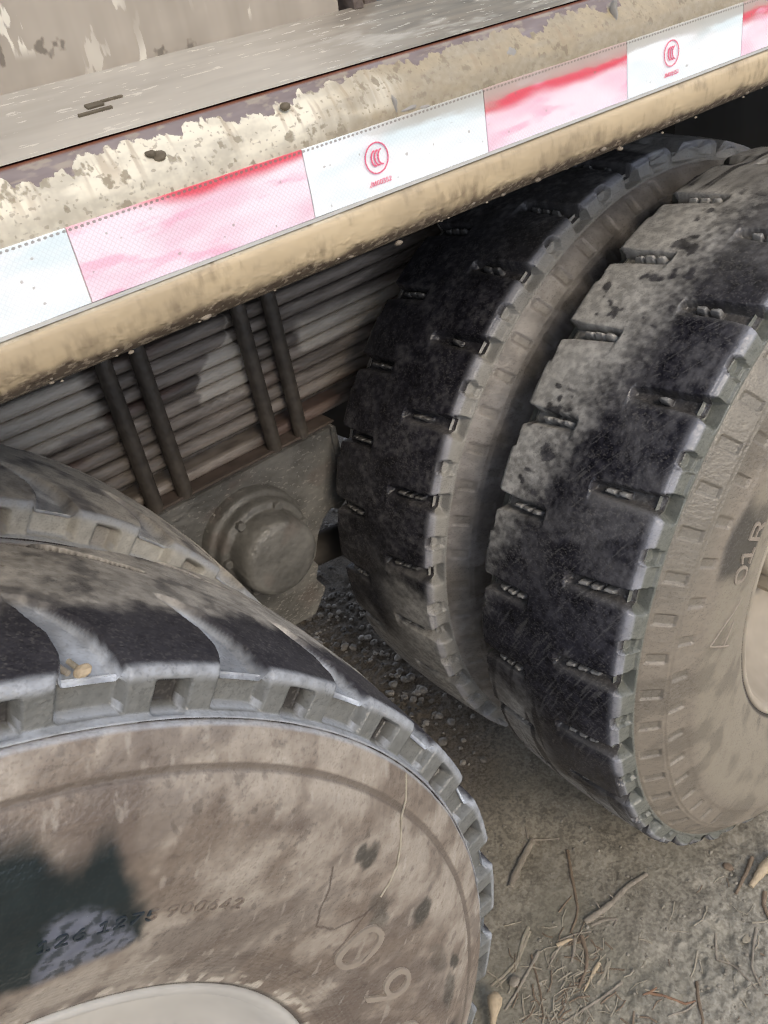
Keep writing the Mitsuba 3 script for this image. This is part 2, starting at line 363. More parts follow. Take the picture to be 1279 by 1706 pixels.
def depthA(ph):
    def fn(Y, R, TH, base):
        d = 0.0016 * (N(base, 30, 3, 1) - 0.5)
        d = d + 0.0006 * (N(base, 140, 2, 3) - 0.5)
        tread = ss(0.520, 0.5285, R)
        groove = np.zeros_like(d)
        for side in (0, 1):
            yy = Y if side == 0 else WA - Y
            p0 = ph if side == 0 else ph + 6.0
            yc = np.clip(yy, 0, 0.12)
            cen = np.interp(yc, [0, 0.03, 0.055, 0.09, 0.115], [0.0, -0.55, -0.45, 0.75, 2.2])
            hw = np.interp(yc, [0, 0.02, 0.055, 0.085, 0.105, 0.113], [2.1, 1.55, 1.25, 0.95, 0.55, 0.0])
            if side == 1:
                p0 = ph - 1.7
                cen = np.interp(yc, [0, 0.034, 0.055], [0.0, -6.3, -9.4])
                hw = np.interp(yc, [0, 0.02, 0.045, 0.056], [1.1, 1.0, 0.6, 0.0])
            a = np.abs(wrap(TH, p0 + cen, 12.0))
            g = ss(hw + 0.45, np.maximum(hw - 0.12, 0.0), a) * (hw > 0.02) * (yy < 0.118)
            dep = np.interp(yy, [-0.01, 0.0, 0.05, 0.09, 0.115], [0.0100, 0.0120, 0.0115, 0.0085, 0.002])
            wall = np.where(yy < 0.004, ss(0.5295, 0.5325, R), 1.0)
            groove = np.maximum(groove, g * dep * wall)
            # the pocket in each shoulder block
            wa = np.abs(wrap(TH, p0 + 6.0, 12.0))
            pocket = ss(1.50, 1.05, wa) * ss(0.5285, 0.5318, R) * ss(0.5528, 0.5500, R) * (yy < 0.006)
            groove = np.maximum(groove, pocket * 0.0150)
        # small ring line and mould seam
        return d + groove * tread, groove * tread
    return fn

def colourA(inner):
    def fn(Y, R, TH, base, d, g):
        n1, n2, n3 = N(base, 9, 4, 5), N(base, 34, 4, 6), N(base, 150, 3, 7)
        st = N(base * [1, 0.35, 1], 240, 3, 8)
        tan = lerp(np.array([0.24, 0.205, 0.17]), np.array([0.42, 0.365, 0.30]), np.clip(n1 * 0.8 + n3 * 0.4, 0, 1))
        brown = ss(0.42, 0.64, n2 * 0.5 + n1 * 0.5 + 0.08 * ss(0.5, 0.40, R))
        tan = lerp(tan, np.array([0.125, 0.092, 0.07]), brown * 0.80)
        tan = tan * (0.86 + 0.28 * N(base, 260, 2, 9))[..., None]
        smear = meshkit.fbm(np.stack([TH * 0.16, R * 26 + TH * 0.05, Y * 0], -1), 5, 27)
        tan = lerp(tan, np.array([0.115, 0.09, 0.075]) * np.ones_like(tan), ss(0.50, 0.68, smear) * 0.6 * (Y < 0.05))
        thin = N(base @ np.array([[1, 0, 0.6], [0, 1, 0], [-0.6, 0, 1]]) * [1, 1, 0.22], 130, 3, 28)
        tan = lerp(tan, np.array([0.46, 0.42, 0.36]) * np.ones_like(tan), ss(0.66, 0.76, thin) * 0.30 * (Y < 0.05))
        pit = ss(0.66, 0.74, N(base, 110, 3, 29))
        tan = lerp(tan, np.array([0.09, 0.072, 0.06]) * np.ones_like(tan), pit * 0.45 * (Y < 0.05))
        grey = lerp(np.array([0.085, 0.088, 0.082]), np.array([0.21, 0.212, 0.20]), n3 * 0.6 + n2 * 0.4)
        blk = lerp(np.array([0.020, 0.019, 0.024]), np.array([0.085, 0.081, 0.088]), np.clip(n2 * 0.5 + n3 * 0.5, 0, 1))
        tread = ss(0.555, 0.5615, R)
        out = Y < WA / 2
        col = tan
        wall = ss(0.5262, 0.5285, R)
        col = lerp(col, grey if not inner else lerp(np.array([0.33, 0.32, 0.285]), np.array([0.52, 0.505, 0.46]), n3), wall * 0.95)
        yy = Y + 0.030 * (n2 - 0.5) + 0.020 * (n1 - 0.5)
        dusty = ss(0.078, 0.116, yy + 0.010 * (n3 - 0.5))
        dusty = dusty * (1 - 0.30 * ss(0.165, 0.19, yy) * (1 - inner))
        tdust = lerp(np.array([0.20, 0.185, 0.165]), np.array([0.50, 0.465, 0.41]), np.clip(ss(0.25, 0.75, n3) * 0.45 + ss(0.3, 0.7, n2) * 0.55, 0, 1))
        tcol = lerp(blk, tdust, np.clip(dusty * (0.55 + 0.9 * ss(0.28, 0.5, n2)), 0, 1) * 0.95)
        if inner: tcol = lerp(blk * 1.8, lerp(np.array([0.36, 0.33, 0.285]), np.array([0.58, 0.54, 0.47]), n3), np.clip(0.25 + 1.0 * ss(0.25, 0.65, n2), 0, 1))
        col = lerp(col, tcol, tread)
        # scuffed block edge, with a pale bluish sky highlight painted along it
        edge = ss(0.550, 0.558, R) * ss(0.010, 0.002, Y) * out
        col = lerp(col, np.array([0.36, 0.375, 0.395]), np.clip(edge * (0.35 + 0.9 * n3), 0, 1))
        lip = ss(0.5228, 0.5246, R) * ss(0.5305, 0.5290, R) * out
        col = lerp(col, np.array([0.40, 0.42, 0.45]), lip * 0.75 * (0.4 + 0.8 * n3))  # painted highlight on the small ledge that faces up
        col = lerp(col, np.array([0.045, 0.04, 0.04]), ss(-0.0085, -0.0068, Y) * ss(0.5252, 0.5255, R) * ss(0.5270, 0.5266, R) * out)
        fl = np.maximum(ss(0.003, 0.008, g) * ss(0.525, 0.53, R), ss(0.0003, 0.002, g) * ss(0.125, 0.135, Y))
        gcol = lerp(np.array([0.22, 0.23, 0.245]), np.array([0.64, 0.68, 0.73]), np.clip(ss(0.3, 0.7, n2) * 0.8 + n3 * 0.3, 0, 1))  # blue-white sky reflection on the groove floors, put into the colour
        pock = (R < 0.5525) * (Y < 0.02)
        gcol = lerp(gcol, np.array([0.06, 0.052, 0.047]) * np.ones_like(gcol), ss(0.125, 0.135, Y))
        col = lerp(col, gcol, fl * np.where(pock, 0.0, 0.9) * (0.6 if inner else 1.0))
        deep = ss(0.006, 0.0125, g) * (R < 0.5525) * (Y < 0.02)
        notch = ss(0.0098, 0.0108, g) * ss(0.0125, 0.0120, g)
        col = lerp(col, np.array([0.040, 0.036, 0.033]) * (1.0 if not inner else 6.0) + 0 * col, deep * (0.95 if not inner else 0.5) * ss(0.0124, 0.0131, g))  # shade inside the shoulder pockets, painted as a dark colour
        wl_ = ss(0.0015, 0.005, g) * ss(0.0115, 0.009, g) * (R < 0.5365) * (Y < 0.02)
        col = lerp(col, np.array([0.42, 0.44, 0.47]), wl_ * 0.75)  # painted highlight on the lower faces of the shoulder recesses
        # dark ring groove
        ring = ss(0.0042, 0.002, np.abs(R - 0.4972)) * (Y < 0.05)
        col = lerp(col, np.array([0.13, 0.105, 0.085]), ring * 0.8)
        if not inner:
            P = np.stack([TH, R], -1)
            jt, jr = 2.6 * (n2 - 0.5) + 0.8 * (N(base, 90, 3, 12) - 0.5), 0.020 * (n2 - 0.5) + 0.008 * (N(base, 120, 3, 11) - 0.5)
            ot = np.array([52.0, 53.8, 54.6, 56.5, 58.3, 59.4, 60.3, 61.2, 62.5, 64.0, 65.5, 67.6, 75, 90])
            top = np.array([0.36, 0.395, 0.408, 0.425, 0.450, 0.469, 0.469, 0.456, 0.456, 0.466, 0.481, 0.483, 0.48, 0.47])
            bot = np.array([0.36, 0.371, 0.366, 0.363, 0.361, 0.360, 0.3585, 0.357, 0.357, 0.357, 0.358, 0.362, 0.364, 0.37])
            tt = TH + jt
            inside = ss(-0.012, 0.020, np.interp(tt, ot, top) - (R + jr) + 0.02 * (n2 - 0.5)) * ss(-0.004, 0.008, (R + jr * 0.3) - np.interp(tt, ot, bot)) * ss(51.6, 54.0, tt) * (Y < 0.05)
            oil = lerp(np.array([0.004, 0.008, 0.010]), np.array([0.016, 0.027, 0.029]), n2)
            blue = np.interp(tt, [53.5, 55, 58, 60.5, 63.2, 64.6, 65.3], [0.372, 0.386, 0.407, 0.417, 0.418, 0.408, 0.36])
            ib = ss(-0.004, 0.010, blue - (R + jr * 0.3)) * ss(66.0, 63.6, tt)
            speck = ss(0.46, 0.64, N(base, 170, 3, 15))
            oil = lerp(oil, lerp(np.array([0.10, 0.11, 0.15]), np.array([0.17, 0.18, 0.215]), n3), ib * (1 - 0.75 * speck) * 0.9)  # soft bluish reflection painted into the dark stain
            col = lerp(col, oil, inside * 0.97)
            for ln_, w, c_ in (([(31.9, .4336), (30.2, .415), (29.24, .3977), (27.41, .383), (23.88, .3861), (21.19, .4075), (20.5, .424)], .0016, 0.75),
                               ([(21.0, .414), (20.25, .388), (19.41, .3679)], .0014, 0.7), ([(16.5, .372), (17.5, .352), (18.5, .34)], .0011, .5)):
                col = lerp(col, np.array([0.075, 0.055, 0.045]), stroke(TH, R, ln_, w) * c_ * (Y < 0.05))
            for (a, b, wa, wb, c_) in ((28.6, .4512, 1.1, .012, .9), (26.9, .4523, 1.5, .016, .9), (17.6, .412, 2.6, .014, .6), (20, .424, 3.0, .012, .5), (11.0, .4464, 2.0, .016, .9), (-4.4, .4664, 2.6, .010, .9), (-8.9, .452, 4.5, .012, .7), (0, .445, 5, .012, .4)):
                col = lerp(col, np.array([0.055, 0.05, 0.042]), blob(TH + jt, R + jr, a, b, wa, wb) * c_ * (Y < 0.05))
            # pale crust just above the rim
            crust = ss(0.55, 0.62, N(base, 75, 2, 21)) * ss(0.322, 0.314, R) * (Y < 0.05)
            col = lerp(col, np.array([0.46, 0.41, 0.34]), crust * 0.9)
            col = lerp(col, np.array([0.05, 0.042, 0.036]) * np.ones_like(col), ss(0.3085, 0.3055, R) * (Y < 0.05) * 0.8)
            # fine concentric mould lines
            col = col * (1 - 0.10 * (np.sin(R * 2 * np.pi / 0.0042) > 0.2) * ss(0.352, 0.345, R) * (R > 0.318) * (Y < 0.05))[..., None]
        return col
    return fn

wkey = TR + '__wheel'
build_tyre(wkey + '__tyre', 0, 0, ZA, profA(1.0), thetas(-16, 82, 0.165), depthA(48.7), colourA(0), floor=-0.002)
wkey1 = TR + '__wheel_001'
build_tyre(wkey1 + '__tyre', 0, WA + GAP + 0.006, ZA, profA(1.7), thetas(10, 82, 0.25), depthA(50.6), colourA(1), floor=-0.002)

halfB = [(0.03, 0.262), (0.004, 0.268), (-0.0115, 0.2745), (-0.016, 0.279), (-0.0205, 0.292), (-0.032, 0.325), (-0.0400, 0.365), (-0.0415, 0.40), (-0.0396, 0.4225), (-0.0368, 0.4262), (-0.0284, 0.4563), (-0.0075, 0.4825), (-0.0045, 0.4845), (-0.0055, 0.4865),
         (-0.0008, 0.5065), (0.0055, 0.5118), (0.05, 0.5150), (0.11, 0.5165)]
def profB(fine):
    st = [0.004] * 8 + [0.0018, 0.0018, 0.0018, 0.0012, 0.0012, 0.0012, 0.0012, 0.0013, 0.0014]
    full = mirror(halfB, W)
    st = [s * fine for s in st] + [0.01] + [s * fine * 1.5 for s in st[::-1]]
    return resample(full, st[:len(full) - 1], 2)
PB = 360 / 29

def depthB(ph0, ph1, phd, pads=1.0):
    def fn(Y, R, TH, base):
        d = (1 - pads) * 0.012 * (N(base, 34, 4, 35) - 0.55) * ss(0.508, 0.500, R) + 0.0012 * (N(base, 26, 3, 31) - 0.5) + 0.0005 * (N(base, 150, 2, 33) - 0.5)
        g = np.zeros_like(d); eject = np.zeros_like(d); ramp = np.zeros_like(d)
        for side in (0, 1):
            yy = Y if side == 0 else W - Y
            c0 = ph0 if side == 0 else ph1
            tilt = np.interp(yy, [0, 0.1], [-0.45, 0.65]) if side == 0 else np.interp(yy, [0, 0.1], [0.45, -0.45])
            a = wrap(TH, c0 + tilt, PB)
            ylen = 0.0935 if side == 0 else 0.083
            endm = ss(ylen, ylen - 0.004, yy)
            hw = np.interp(yy, [-0.004, 0.008, 0.025, 0.07, 0.092], [1.5, 1.1, 0.86, 0.78, 0.42]) * (1.0 if side == 0 else 0.95)
            dep = np.interp(yy, [0, 0.03, 0.09], [0.019, 0.0165, 0.0110]) * (1.0 if side == 0 else 0.85)
            wall = np.where(yy < 0.004, ss(0.487, 0.4905, R), 1.0)
            g0 = ss(-hw - 0.16, -hw + 0.10, a) * ss(hw + 0.75, hw - 0.35, a) * endm
            # worn rounded lip on the lower side of every slot
            lip = 0.0030 * ss(3.0, 0.4, a) * ss(-1.4, -0.4, a) * endm
            gg = np.maximum(g0 * dep, lip) * wall
            ramp = np.maximum(ramp, ss(0.35, 0.9, a) * ss(2.2, 1.2, a) * endm)
            # stone ejectors
            yb = (yy - 0.030) / 0.0160
            eb = ss(0.0, 0.08, yb % 1.0) * ss(0.84, 0.76, yb % 1.0) * (yb > 0) * (yb < 3)
            e0 = ss(0.40, 0.26, np.abs(a - 0.10)) * eb * (N(np.stack([np.floor(yb), np.round(TH / PB), 0 * TH + side], -1), 1.37, 1, 44) > 0.20)
            gg = gg - e0 * g0 * 0.0105 * (0.70 + 0.6 * N(base, 60, 2, 41))
            eject = np.maximum(eject, e0 * g0)
            g = np.maximum(g, gg)
            # round wear dimples in the shoulder, a small notch below each
            dth = wrap(TH, phd if side == 0 else phd + 5, PB)
            rad = np.hypot(np.radians(dth) * 0.505, R - 0.5035)
            onw = yy < 0.008
            g = np.maximum(g, ss(0.0112, 0.0095, rad) * 0.0095 * onw)
            stp = np.abs(wrap(TH, phd + 2.9, PB))
            g = np.maximum(g, ss(1.75, 1.55, stp) * ss(0.4885, 0.490, R) * ss(0.008, 0.003, yy) * 0.0032)
            g = np.maximum(g, ss(0.95, 0.8, np.abs(dth)) * ss(0.4875, 0.489, R) * ss(0.498, 0.4965, R) * 0.004 * onw)
            # two rings of pads on the upper sidewall
            a1 = np.abs(wrap(TH, phd + 2.3, PB / 2)); a2 = np.abs(wrap(TH, phd - 0.4, PB / 2))
            side_on = yy < 0.0
            g = np.maximum(g, ss(0.86, 0.72, a1) * ss(0.4605, 0.462, R) * ss(0.4815, 0.480, R) * 0.0024 * pads * side_on)
            g = np.maximum(g, ss(0.80, 0.66, a2) * ss(0.4305, 0.432, R) * ss(0.4525, 0.451, R) * 0.0026 * pads * side_on)
            g = np.maximum(g, ss(0.0016, 0.0006, np.abs(R - 0.4563)) * 0.0013 * side_on)
        return d + g, (g, eject, ramp)
    return fn

def colourB(inner):
    def fn(Y, R, TH, base, d, ge):
        g, ej, ramp = ge
        n1, n2, n3 = N(base, 8, 4, 51), N(base, 30, 4, 52), N(base, 150, 3, 53)
        st = N(base * [1, 2.0, 1], 120, 4, 54)       # stretched along the running direction
        scr = ss(0.62, 0.72, N(base @ np.array([[1, 0.5, 0], [0, 1, 0], [0, 0.5, 1]]) * [0.5, 6, 0.5], 70, 3, 55))
        blk = lerp(np.array([0.003, 0.003, 0.005]), np.array([0.042, 0.041, 0.054]), np.clip(ss(0.3, 0.7, st) * 0.35 + ss(0.3, 0.7, n3) * 0.2 + ss(0.25, 0.75, n2) * 0.45, 0, 1))
        dust = lerp(np.array([0.27, 0.262, 0.245]), np.array([0.62, 0.605, 0.565]), np.clip(ss(0.25, 0.75, n3) * 0.6 + n2 * 0.4, 0, 1))
        tan = lerp(np.array([0.19, 0.158, 0.125]), np.array([0.30, 0.26, 0.205]), np.clip(n1 * 0.6 + n3 * 0.5, 0, 1))
        if not inner:
            y_line = np.interp(TH, [100, 125, 140, 152, 165, 200], [0.100, 0.112, 0.140, 0.172, 0.23, 0.30])
            wt = ss(-0.045, 0.060, (Y - y_line) + 0.06 * (n2 - 0.5) + 0.05 * (n3 - 0.5)) * 1.0
            wt = wt * (1 - 0.85 * ss(0.64, 0.70, N(base, 48, 3, 58)))
            wt = np.maximum(wt, 0.45 * ss(125, 108, TH) * n2)
            low = ss(178, 190, TH + 10 * (n2 - 0.5)) * ss(0.10, 0.17, Y + 0.06 * (n1 - 0.5)) * 0.75
            low = np.maximum(low, ss(196, 208, TH + 14 * (n2 - 0.5)) * 0.55)
            wt = np.maximum(wt, low)
            wt = np.maximum(wt, 0.12 * ss(0.40, 0.66, n2 * 0.7 + st * 0.3) * ss(172, 150, TH))
            wt = np.maximum(wt, scr * 0.12)
        else:
            wt = 0.12 * ss(0.48, 0.75, n3 * 0.5 + n2 * 0.5) + 0.18 * ss(130, 100, TH)
            low = ss(170, 180, TH + 16 * (n2 - 0.5)) * ss(0.14, 0.05, Y + 0.06 * (n1 - 0.5)) * 0.9
            low = np.maximum(low, ss(186, 196, TH + 12 * (n2 - 0.5)) * 0.75)
            wt = np.maximum(wt, low)
        tcol = lerp(blk, dust, np.clip(wt, 0, 1))
        tread = ss(0.5055, 0.5115, R)
        shoulder = lerp(np.array([0.105, 0.112, 0.095]), np.array([0.19, 0.19, 0.165]), n3)
        if inner: shoulder = lerp(np.array([0.26, 0.255, 0.235]), np.array([0.40, 0.39, 0.365]), n3 * 0.7 + n2 * 0.3)
        sw = lerp(tan * 0.88, np.array([0.26, 0.228, 0.175]) * np.ones_like(tan), ss(0.425, 0.40, R) * 0.7)
        if inner: sw = lerp(np.array([0.135, 0.123, 0.115]), np.array([0.34, 0.318, 0.298]), np.clip(ss(0.25, 0.75, n2) * 0.6 + n3 * 0.45, 0, 1))
        else: sw = lerp(sw, np.array([0.15, 0.138, 0.112]), ss(0.43, 0.46, R) * ss(170, 145, TH) * 0.6)
        sw = lerp(sw, np.array([0.11, 0.095, 0.075]) * np.ones_like(sw), ss(0.50, 0.68, N(base, 22, 4, 63)) * 0.5)
        sw = lerp(sw, np.array([0.035, 0.03, 0.026]) * np.ones_like(sw), ss(0.2855, 0.2815, R) * (Y < 0.05))
        col = lerp(sw, shoulder, ss(0.4835, 0.4855, R))
        col = lerp(col, tcol, tread)
        edge = ss(0.502, 0.507, R) * ss(0.016, 0.002, Y) * (Y < W / 2)
        col = lerp(col, np.array([0.36, 0.365, 0.40]), np.clip(edge * (0.7 if not inner else 0.8) * (0.25 + 1.0 * n2) * ss(0.007, 0.003, g), 0, 1))  # bluish sky reflection painted onto the outer block edges
        col = lerp(col, np.array([0.22, 0.215, 0.205]) * np.ones_like(col), ramp * tread * (0.5 if not inner else 0.2) * n2 * ss(0.012, 0.006, g))  # highlight painted on the lower lip of each slot
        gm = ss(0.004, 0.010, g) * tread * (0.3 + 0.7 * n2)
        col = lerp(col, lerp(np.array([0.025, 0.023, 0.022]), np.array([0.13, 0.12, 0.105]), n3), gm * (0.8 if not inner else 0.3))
        col = lerp(col, np.array([0.33, 0.325, 0.31]) * (1.0 if not inner else 0.5) * np.ones_like(col), ss(0.3, 0.8, ej) * tread * (0.45 + 0.5 * n2))
        pad = ss(0.001, 0.0022, g) * (R < 0.4835) * (Y < 0.05)
        col = lerp(col, np.array([0.15, 0.135, 0.11]), pad * 0.5)
        if not inner:
            jt = 5 * (n2 - 0.5)
            wet = ss(140, 145, TH + jt) * ss(156.5, 153, TH + jt * 0.5) * ss(0.352, 0.362, R + 0.02 * (n2 - 0.5)) * ss(0.428, 0.420, R + 0.016 * (n2 - 0.5)) * (Y < 0.05)
            col = lerp(col, np.array([0.05, 0.046, 0.04]), wet * 0.85)
            # dark fluid runs across the lower tread
            runs = ss(0.60, 0.68, N(np.stack([Y * 60, TH * 0.045, Y * 0], -1), 1.0, 3, 61)) * ss(172, 182, TH) * tread
            col = lerp(col, np.array([0.022, 0.021, 0.024]), runs * 0.85)
        return col
    return fn

wkey2, wkey3 = TR + '__wheel_002', TR + '__wheel_003'
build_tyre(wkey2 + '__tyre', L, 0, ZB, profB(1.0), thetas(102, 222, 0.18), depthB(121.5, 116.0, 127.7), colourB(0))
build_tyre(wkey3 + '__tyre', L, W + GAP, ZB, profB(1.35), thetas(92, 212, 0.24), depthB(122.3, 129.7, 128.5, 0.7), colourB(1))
tag(wkey, 'tan dusty front outer wheel with wide block tread')
tag(wkey1, 'front inner wheel, pale with dust')
tag(wkey2, 'rear outer wheel with worn slotted tread')
tag(wkey3, 'rear inner wheel, blacker than the outer one')

# raised lettering on the sidewalls
def side_text(text, h, th0, r0, surf, x0, z0, cw=1, depth=0.0016, bold=False, stretch=1.0, dr_dth=0.0):
    m = meshkit.text_mesh(text, h, depth, bold)
    m = m.subdivide_to_size(h * 0.5)
    v = m.vertices.copy()
    a = math.radians(th0) - cw * v[:, 0] * stretch / r0
    r = r0 + v[:, 1]
    ys = np.interp(r, surf[:, 1], surf[:, 0])
    m.vertices = np.column_stack([x0 + r * np.cos(a), ys - 0.0006 * 0 - v[:, 2] + 0.0002, z0 + r * np.sin(a)])
    return m
def surf_of(half):
    a = np.array([h for h in half if h[1] < 0.50 or h[0] < -0.02][2:]); return a[np.argsort(a[:, 1])]
SA, SB = surf_of(halfA), surf_of([h for h in halfB if h[1] < 0.482])
VCL = mat('letter_dust', proc(lambda p, n, uv: mix((0.20, 0.165, 0.135), (0.31, 0.265, 0.21), fbm(*P3(p, 60), 3))), 0.8, (grit, 0.0006))
for ch_, th_ in (('0', 20.5), ('9', 7.0), ('0', -6.5)):
    obj('raised_digit', side_text(ch_, 0.047, th_, 0.362, SA, 0, ZA, depth=0.0030, stretch=1.25), VCL, wkey)
m = side_text('126 1275 900642', 0.0095, 65.0, 0.3905, SA, 0, ZA, depth=0.0016, stretch=1.35)
ang = np.degrees(np.arctan2(m.vertices[:, 2] - ZA, m.vertices[:, 0]))
obj('raised_lettering', m, 'rubber_front', wkey, color=np.where((ang > 53.6)[:, None], [[0.03, 0.038, 0.045]], [[0.19, 0.155, 0.125]]))
def sideline(pts, w, surf, x0, z0, hgt=0.0015):
    P = []
    for (a0, r0), (a1, r1) in zip(pts[:-1], pts[1:]):
        for t in np.linspace(0, 1, 12):
            a = math.radians(a0 + (a1 - a0) * t); r = r0 + (r1 - r0) * t
            P.append((x0 + r * math.cos(a), np.interp(r, surf[:, 1], surf[:, 0]) - hgt * 0.2, z0 + r * math.sin(a)))
    P = np.array(P)[np.r_[True, np.linalg.norm(np.diff(P, axis=0), axis=1) > 1e-6]]
    return tube(P, w, 6)
for pts_, w_ in (([(166.8, .405), (160.0, .350)], .0012), ([(166.8, .405), (169.9, .357)], .0012), ([(168.9, .372), (164.4, .357)], .0012)):
    obj('raised_stroke', sideline(pts_, w_, SB, L, ZB), VCL, wkey2)
for ch_, th_ in (('0', 156.5), ('1', 153.0), ('R', 148.5)):
    obj('raised_digit', side_text(ch_, 0.026, th_, 0.365, SB, L, ZB, depth=0.0018, stretch=1.2), VCL, wkey2)

# ---- rims -----------------------------------------------------------
def rim(parent, x0, y0, z0, r, m, n=96):
    s = r / 0.30
    pr = [(0.19, 0.262 * s), (0.05, 0.270 * s), (0.006, 0.291 * s), (-0.006, 0.2925 * s), (-0.0125, 0.2985 * s), (-0.0165, 0.2975 * s), (-0.018, 0.2935 * s), (-0.0155, 0.2885 * s), (-0.007, 0.2835 * s), (0.008, 0.280 * s), (0.030, 0.272 * s), (0.06, 0.255 * s), (0.085, 0.232 * s),
          (0.105, 0.205 * s), (0.115, 0.18 * s), (0.118, 0.15 * s), (0.118, 0.105 * s), (0.07, 0.10 * s), (0.064, 0.094 * s), (0.064, 0.0)]
    q = resample(pr, [0.006] * (len(pr) - 1), 1)
    v, f = lathe_y([(y0 + a, b) for a, b in q], n, x0, z0)
    k = obj('rim', (v, f), m, parent, smooth=35)
    for i in range(10):
        a = i * 2 * math.pi / 10 + 0.2
        c = (x0 + 0.135 * s * math.cos(a), z0 + 0.135 * s * math.sin(a))
        v, f = lathe_y([(y0 + 0.1195, 0.0), (y0 + 0.1195, 0.02), (y0 + 0.113, 0.02), (y0 + 0.113, 0.0165), (y0 + 0.092, 0.0165), (y0 + 0.089, 0.014), (y0 + 0.089, 0.0)][::-1], 6, *c)
        obj('lug_nut', (v, f), m, parent)
rim(wkey, 0, 0, ZA, 0.306, 'rim_grey')
rim(wkey2, L, 0, ZB, 0.281, 'rim_tan')
for wk, x0, y0, z0, r in ((wkey1, 0, WA + GAP + 0.006, ZA, 0.306), (wkey3, L, W + GAP, ZB, 0.281)):
    s = r / 0.3
    obj('rim', lathe_y([(y0 + 0.235, 0.29 * s), (y0 + 0.2, 0.262 * s), (y0 + 0.05, 0.262 * s), (y0 - 0.012, 0.2985 * s), (y0 - 0.016, 0.29 * s), (y0 + 0.03, 0.262 * s), (y0 + 0.06, 0.12 * s), (y0 + 0.06, 0.0)], 64, x0, z0), 'dark_steel', wk, smooth=35)

# ---- axles, frame, cargo floor ---------------------------------------
for x0, z0 in ((0, ZA), (L, ZB)):
    v, f = lathe_y([(0.60, 0.0), (0.60, 0.10), (0.68, 0.085), (0.95, 0.085), (1.1, 0.19), (1.4, 0.19), (1.55, 0.085), (1.9, 0.085), (1.9, 0.0)], 40, x0, z0)
    obj('axle', (v, f), 'dark_steel', TR, smooth=40)
obj('frame_rail', box(-2.2, 2.6, 0.86, 0.94, 0.93, 1.17, 0.006), 'dark_steel', TR)
obj('frame_rail', box(-2.2, 2.6, 1.56, 1.64, 0.93, 1.17, 0.006), 'dark_steel', TR)
obj('cargo_floor', cat([box(-2.6, 2.9, 0.05, 2.42, 1.235, 1.29)] + [box(x, x + 0.06, 0.06, 2.4, 1.172, 1.233) for x in np.arange(-2.4, 2.8, 0.5)]), 'dark_steel', TR)
obj('added_gap_cover', box(2.0, 2.1, 0.03, 2.4, 0.62, 1.17, 0.005), 'dark_steel', TR)  # added dark box that closes off the bright view under the deck
obj('mudflap', box(1.72, 1.735, -0.0, 0.62, 0.35, 1.16, 0.003), 'grey_flap', TR)
obj('mudflap', box(-0.74, -0.725, -0.0, 0.62, 0.35, 1.16, 0.003), 'grey_flap', TR)

# ---- side rail ---------------------------------------------------------
XR = np.unique(np.concatenate([np.linspace(-2.6, 0.15, 40), np.arange(0.15, 1.35, 0.004), np.linspace(1.35, 2.9, 30)]))
prof = [(0.055, 1.2905), (0.018, 1.2905)]
prof += [(0.013 - 0.0 + 0.005 * (1 - math.sin(a)), 1.2855 + 0.005 * math.cos(a)) for a in np.linspace(0.2, 1.5, 4)]
prof += [(0.010, 1.282), (0.0055, 1.277), (0.0022, 1.271), (0.0006, 1.265), (0.0, 1.259)]
prof += [(0.0, z) for z in np.linspace(1.253, 1.217, 7)]
prof += [(-0.0028, 1.2150), (-0.0042, 1.2115), (-0.0042, 1.205)]
prof += [(-0.0042 + 0.024 * (1 - math.cos(a)), 1.205 - 0.024 * math.sin(a)) for a in np.linspace(0.2, math.pi / 2, 8)]
prof += [(0.055, 1.181), (0.055, 1.20), (0.045, 1.235)]
RAIL = TR + '__side_rail'
scene[RAIL] = mikit.ply(sweep_x(prof, XR, True, 0.0007, 3), 'rail_paint', smooth=40)
tag(RAIL, 'cream side rail with chipped rusty top edge')
def strip(x0, x1, m):
    xs = np.arange(x0, x1 + 1e-6, (x1 - x0) / 36)
    p = [(-0.0012, z) for z in np.linspace(1.2585, 1.2192, 12)] + [(0.0008, 1.2190), (0.0008, 1.2588)]
    return sweep_x(p, xs, True, 0.0012, 9)
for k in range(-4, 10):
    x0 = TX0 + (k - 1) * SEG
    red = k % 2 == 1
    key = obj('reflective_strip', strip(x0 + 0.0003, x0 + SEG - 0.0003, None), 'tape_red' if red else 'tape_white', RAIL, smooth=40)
    tag(key, 'red reflective segment with painted pale glare' if red else 'white reflective segment')
# dirty aluminium-coloured border of the tape along its lower edge
key = obj('tape_border', sweep_x([(-0.0016, 1.2190), (-0.0024, 1.2172), (0.001, 1.2168), (0.001, 1.2190)], XR, True, 0.001, 4), 'tape_border', RAIL, smooth=40)
def ccc(xc, zc, r=0.0093):
    ring = Point(0, 0).buffer(r, 48).difference(Point(0, 0).buffer(r - 0.0007, 48))
    shp = [ring]
    for dx in (-0.0022, 0.0004, 0.0031):
        a = np.radians(np.linspace(100, 268, 20))
        shp.append(LineString(np.column_stack([dx + 0.0012 + 0.0032 * np.cos(a), 0.0045 * np.sin(a)])).buffer(0.00045))
    g = union_all(shp)
    g = [g] if g.geom_type == 'Polygon' else list(g.geoms)
    ms = []
    for q in g:
        e = trimesh.creation.extrude_polygon(q, 0.0003, engine='earcut'); ms.append(e)
    t = meshkit.text_mesh('JM00352', 0.0028, 0.0003); t.apply_translation((-t.extents[0] / 2, -0.0158, 0)); ms.append(t)
    m = cat(ms); v = m.vertices.copy()
    m.vertices = np.column_stack([xc + v[:, 0], -0.0021 - v[:, 2], zc + v[:, 1]])
    return m
for xc in (0.5525, 0.5525 + 2 * SEG, 0.5525 - 2 * SEG):
    obj('certification_mark', ccc(xc, 1.2405), 'mark_red', RAIL)

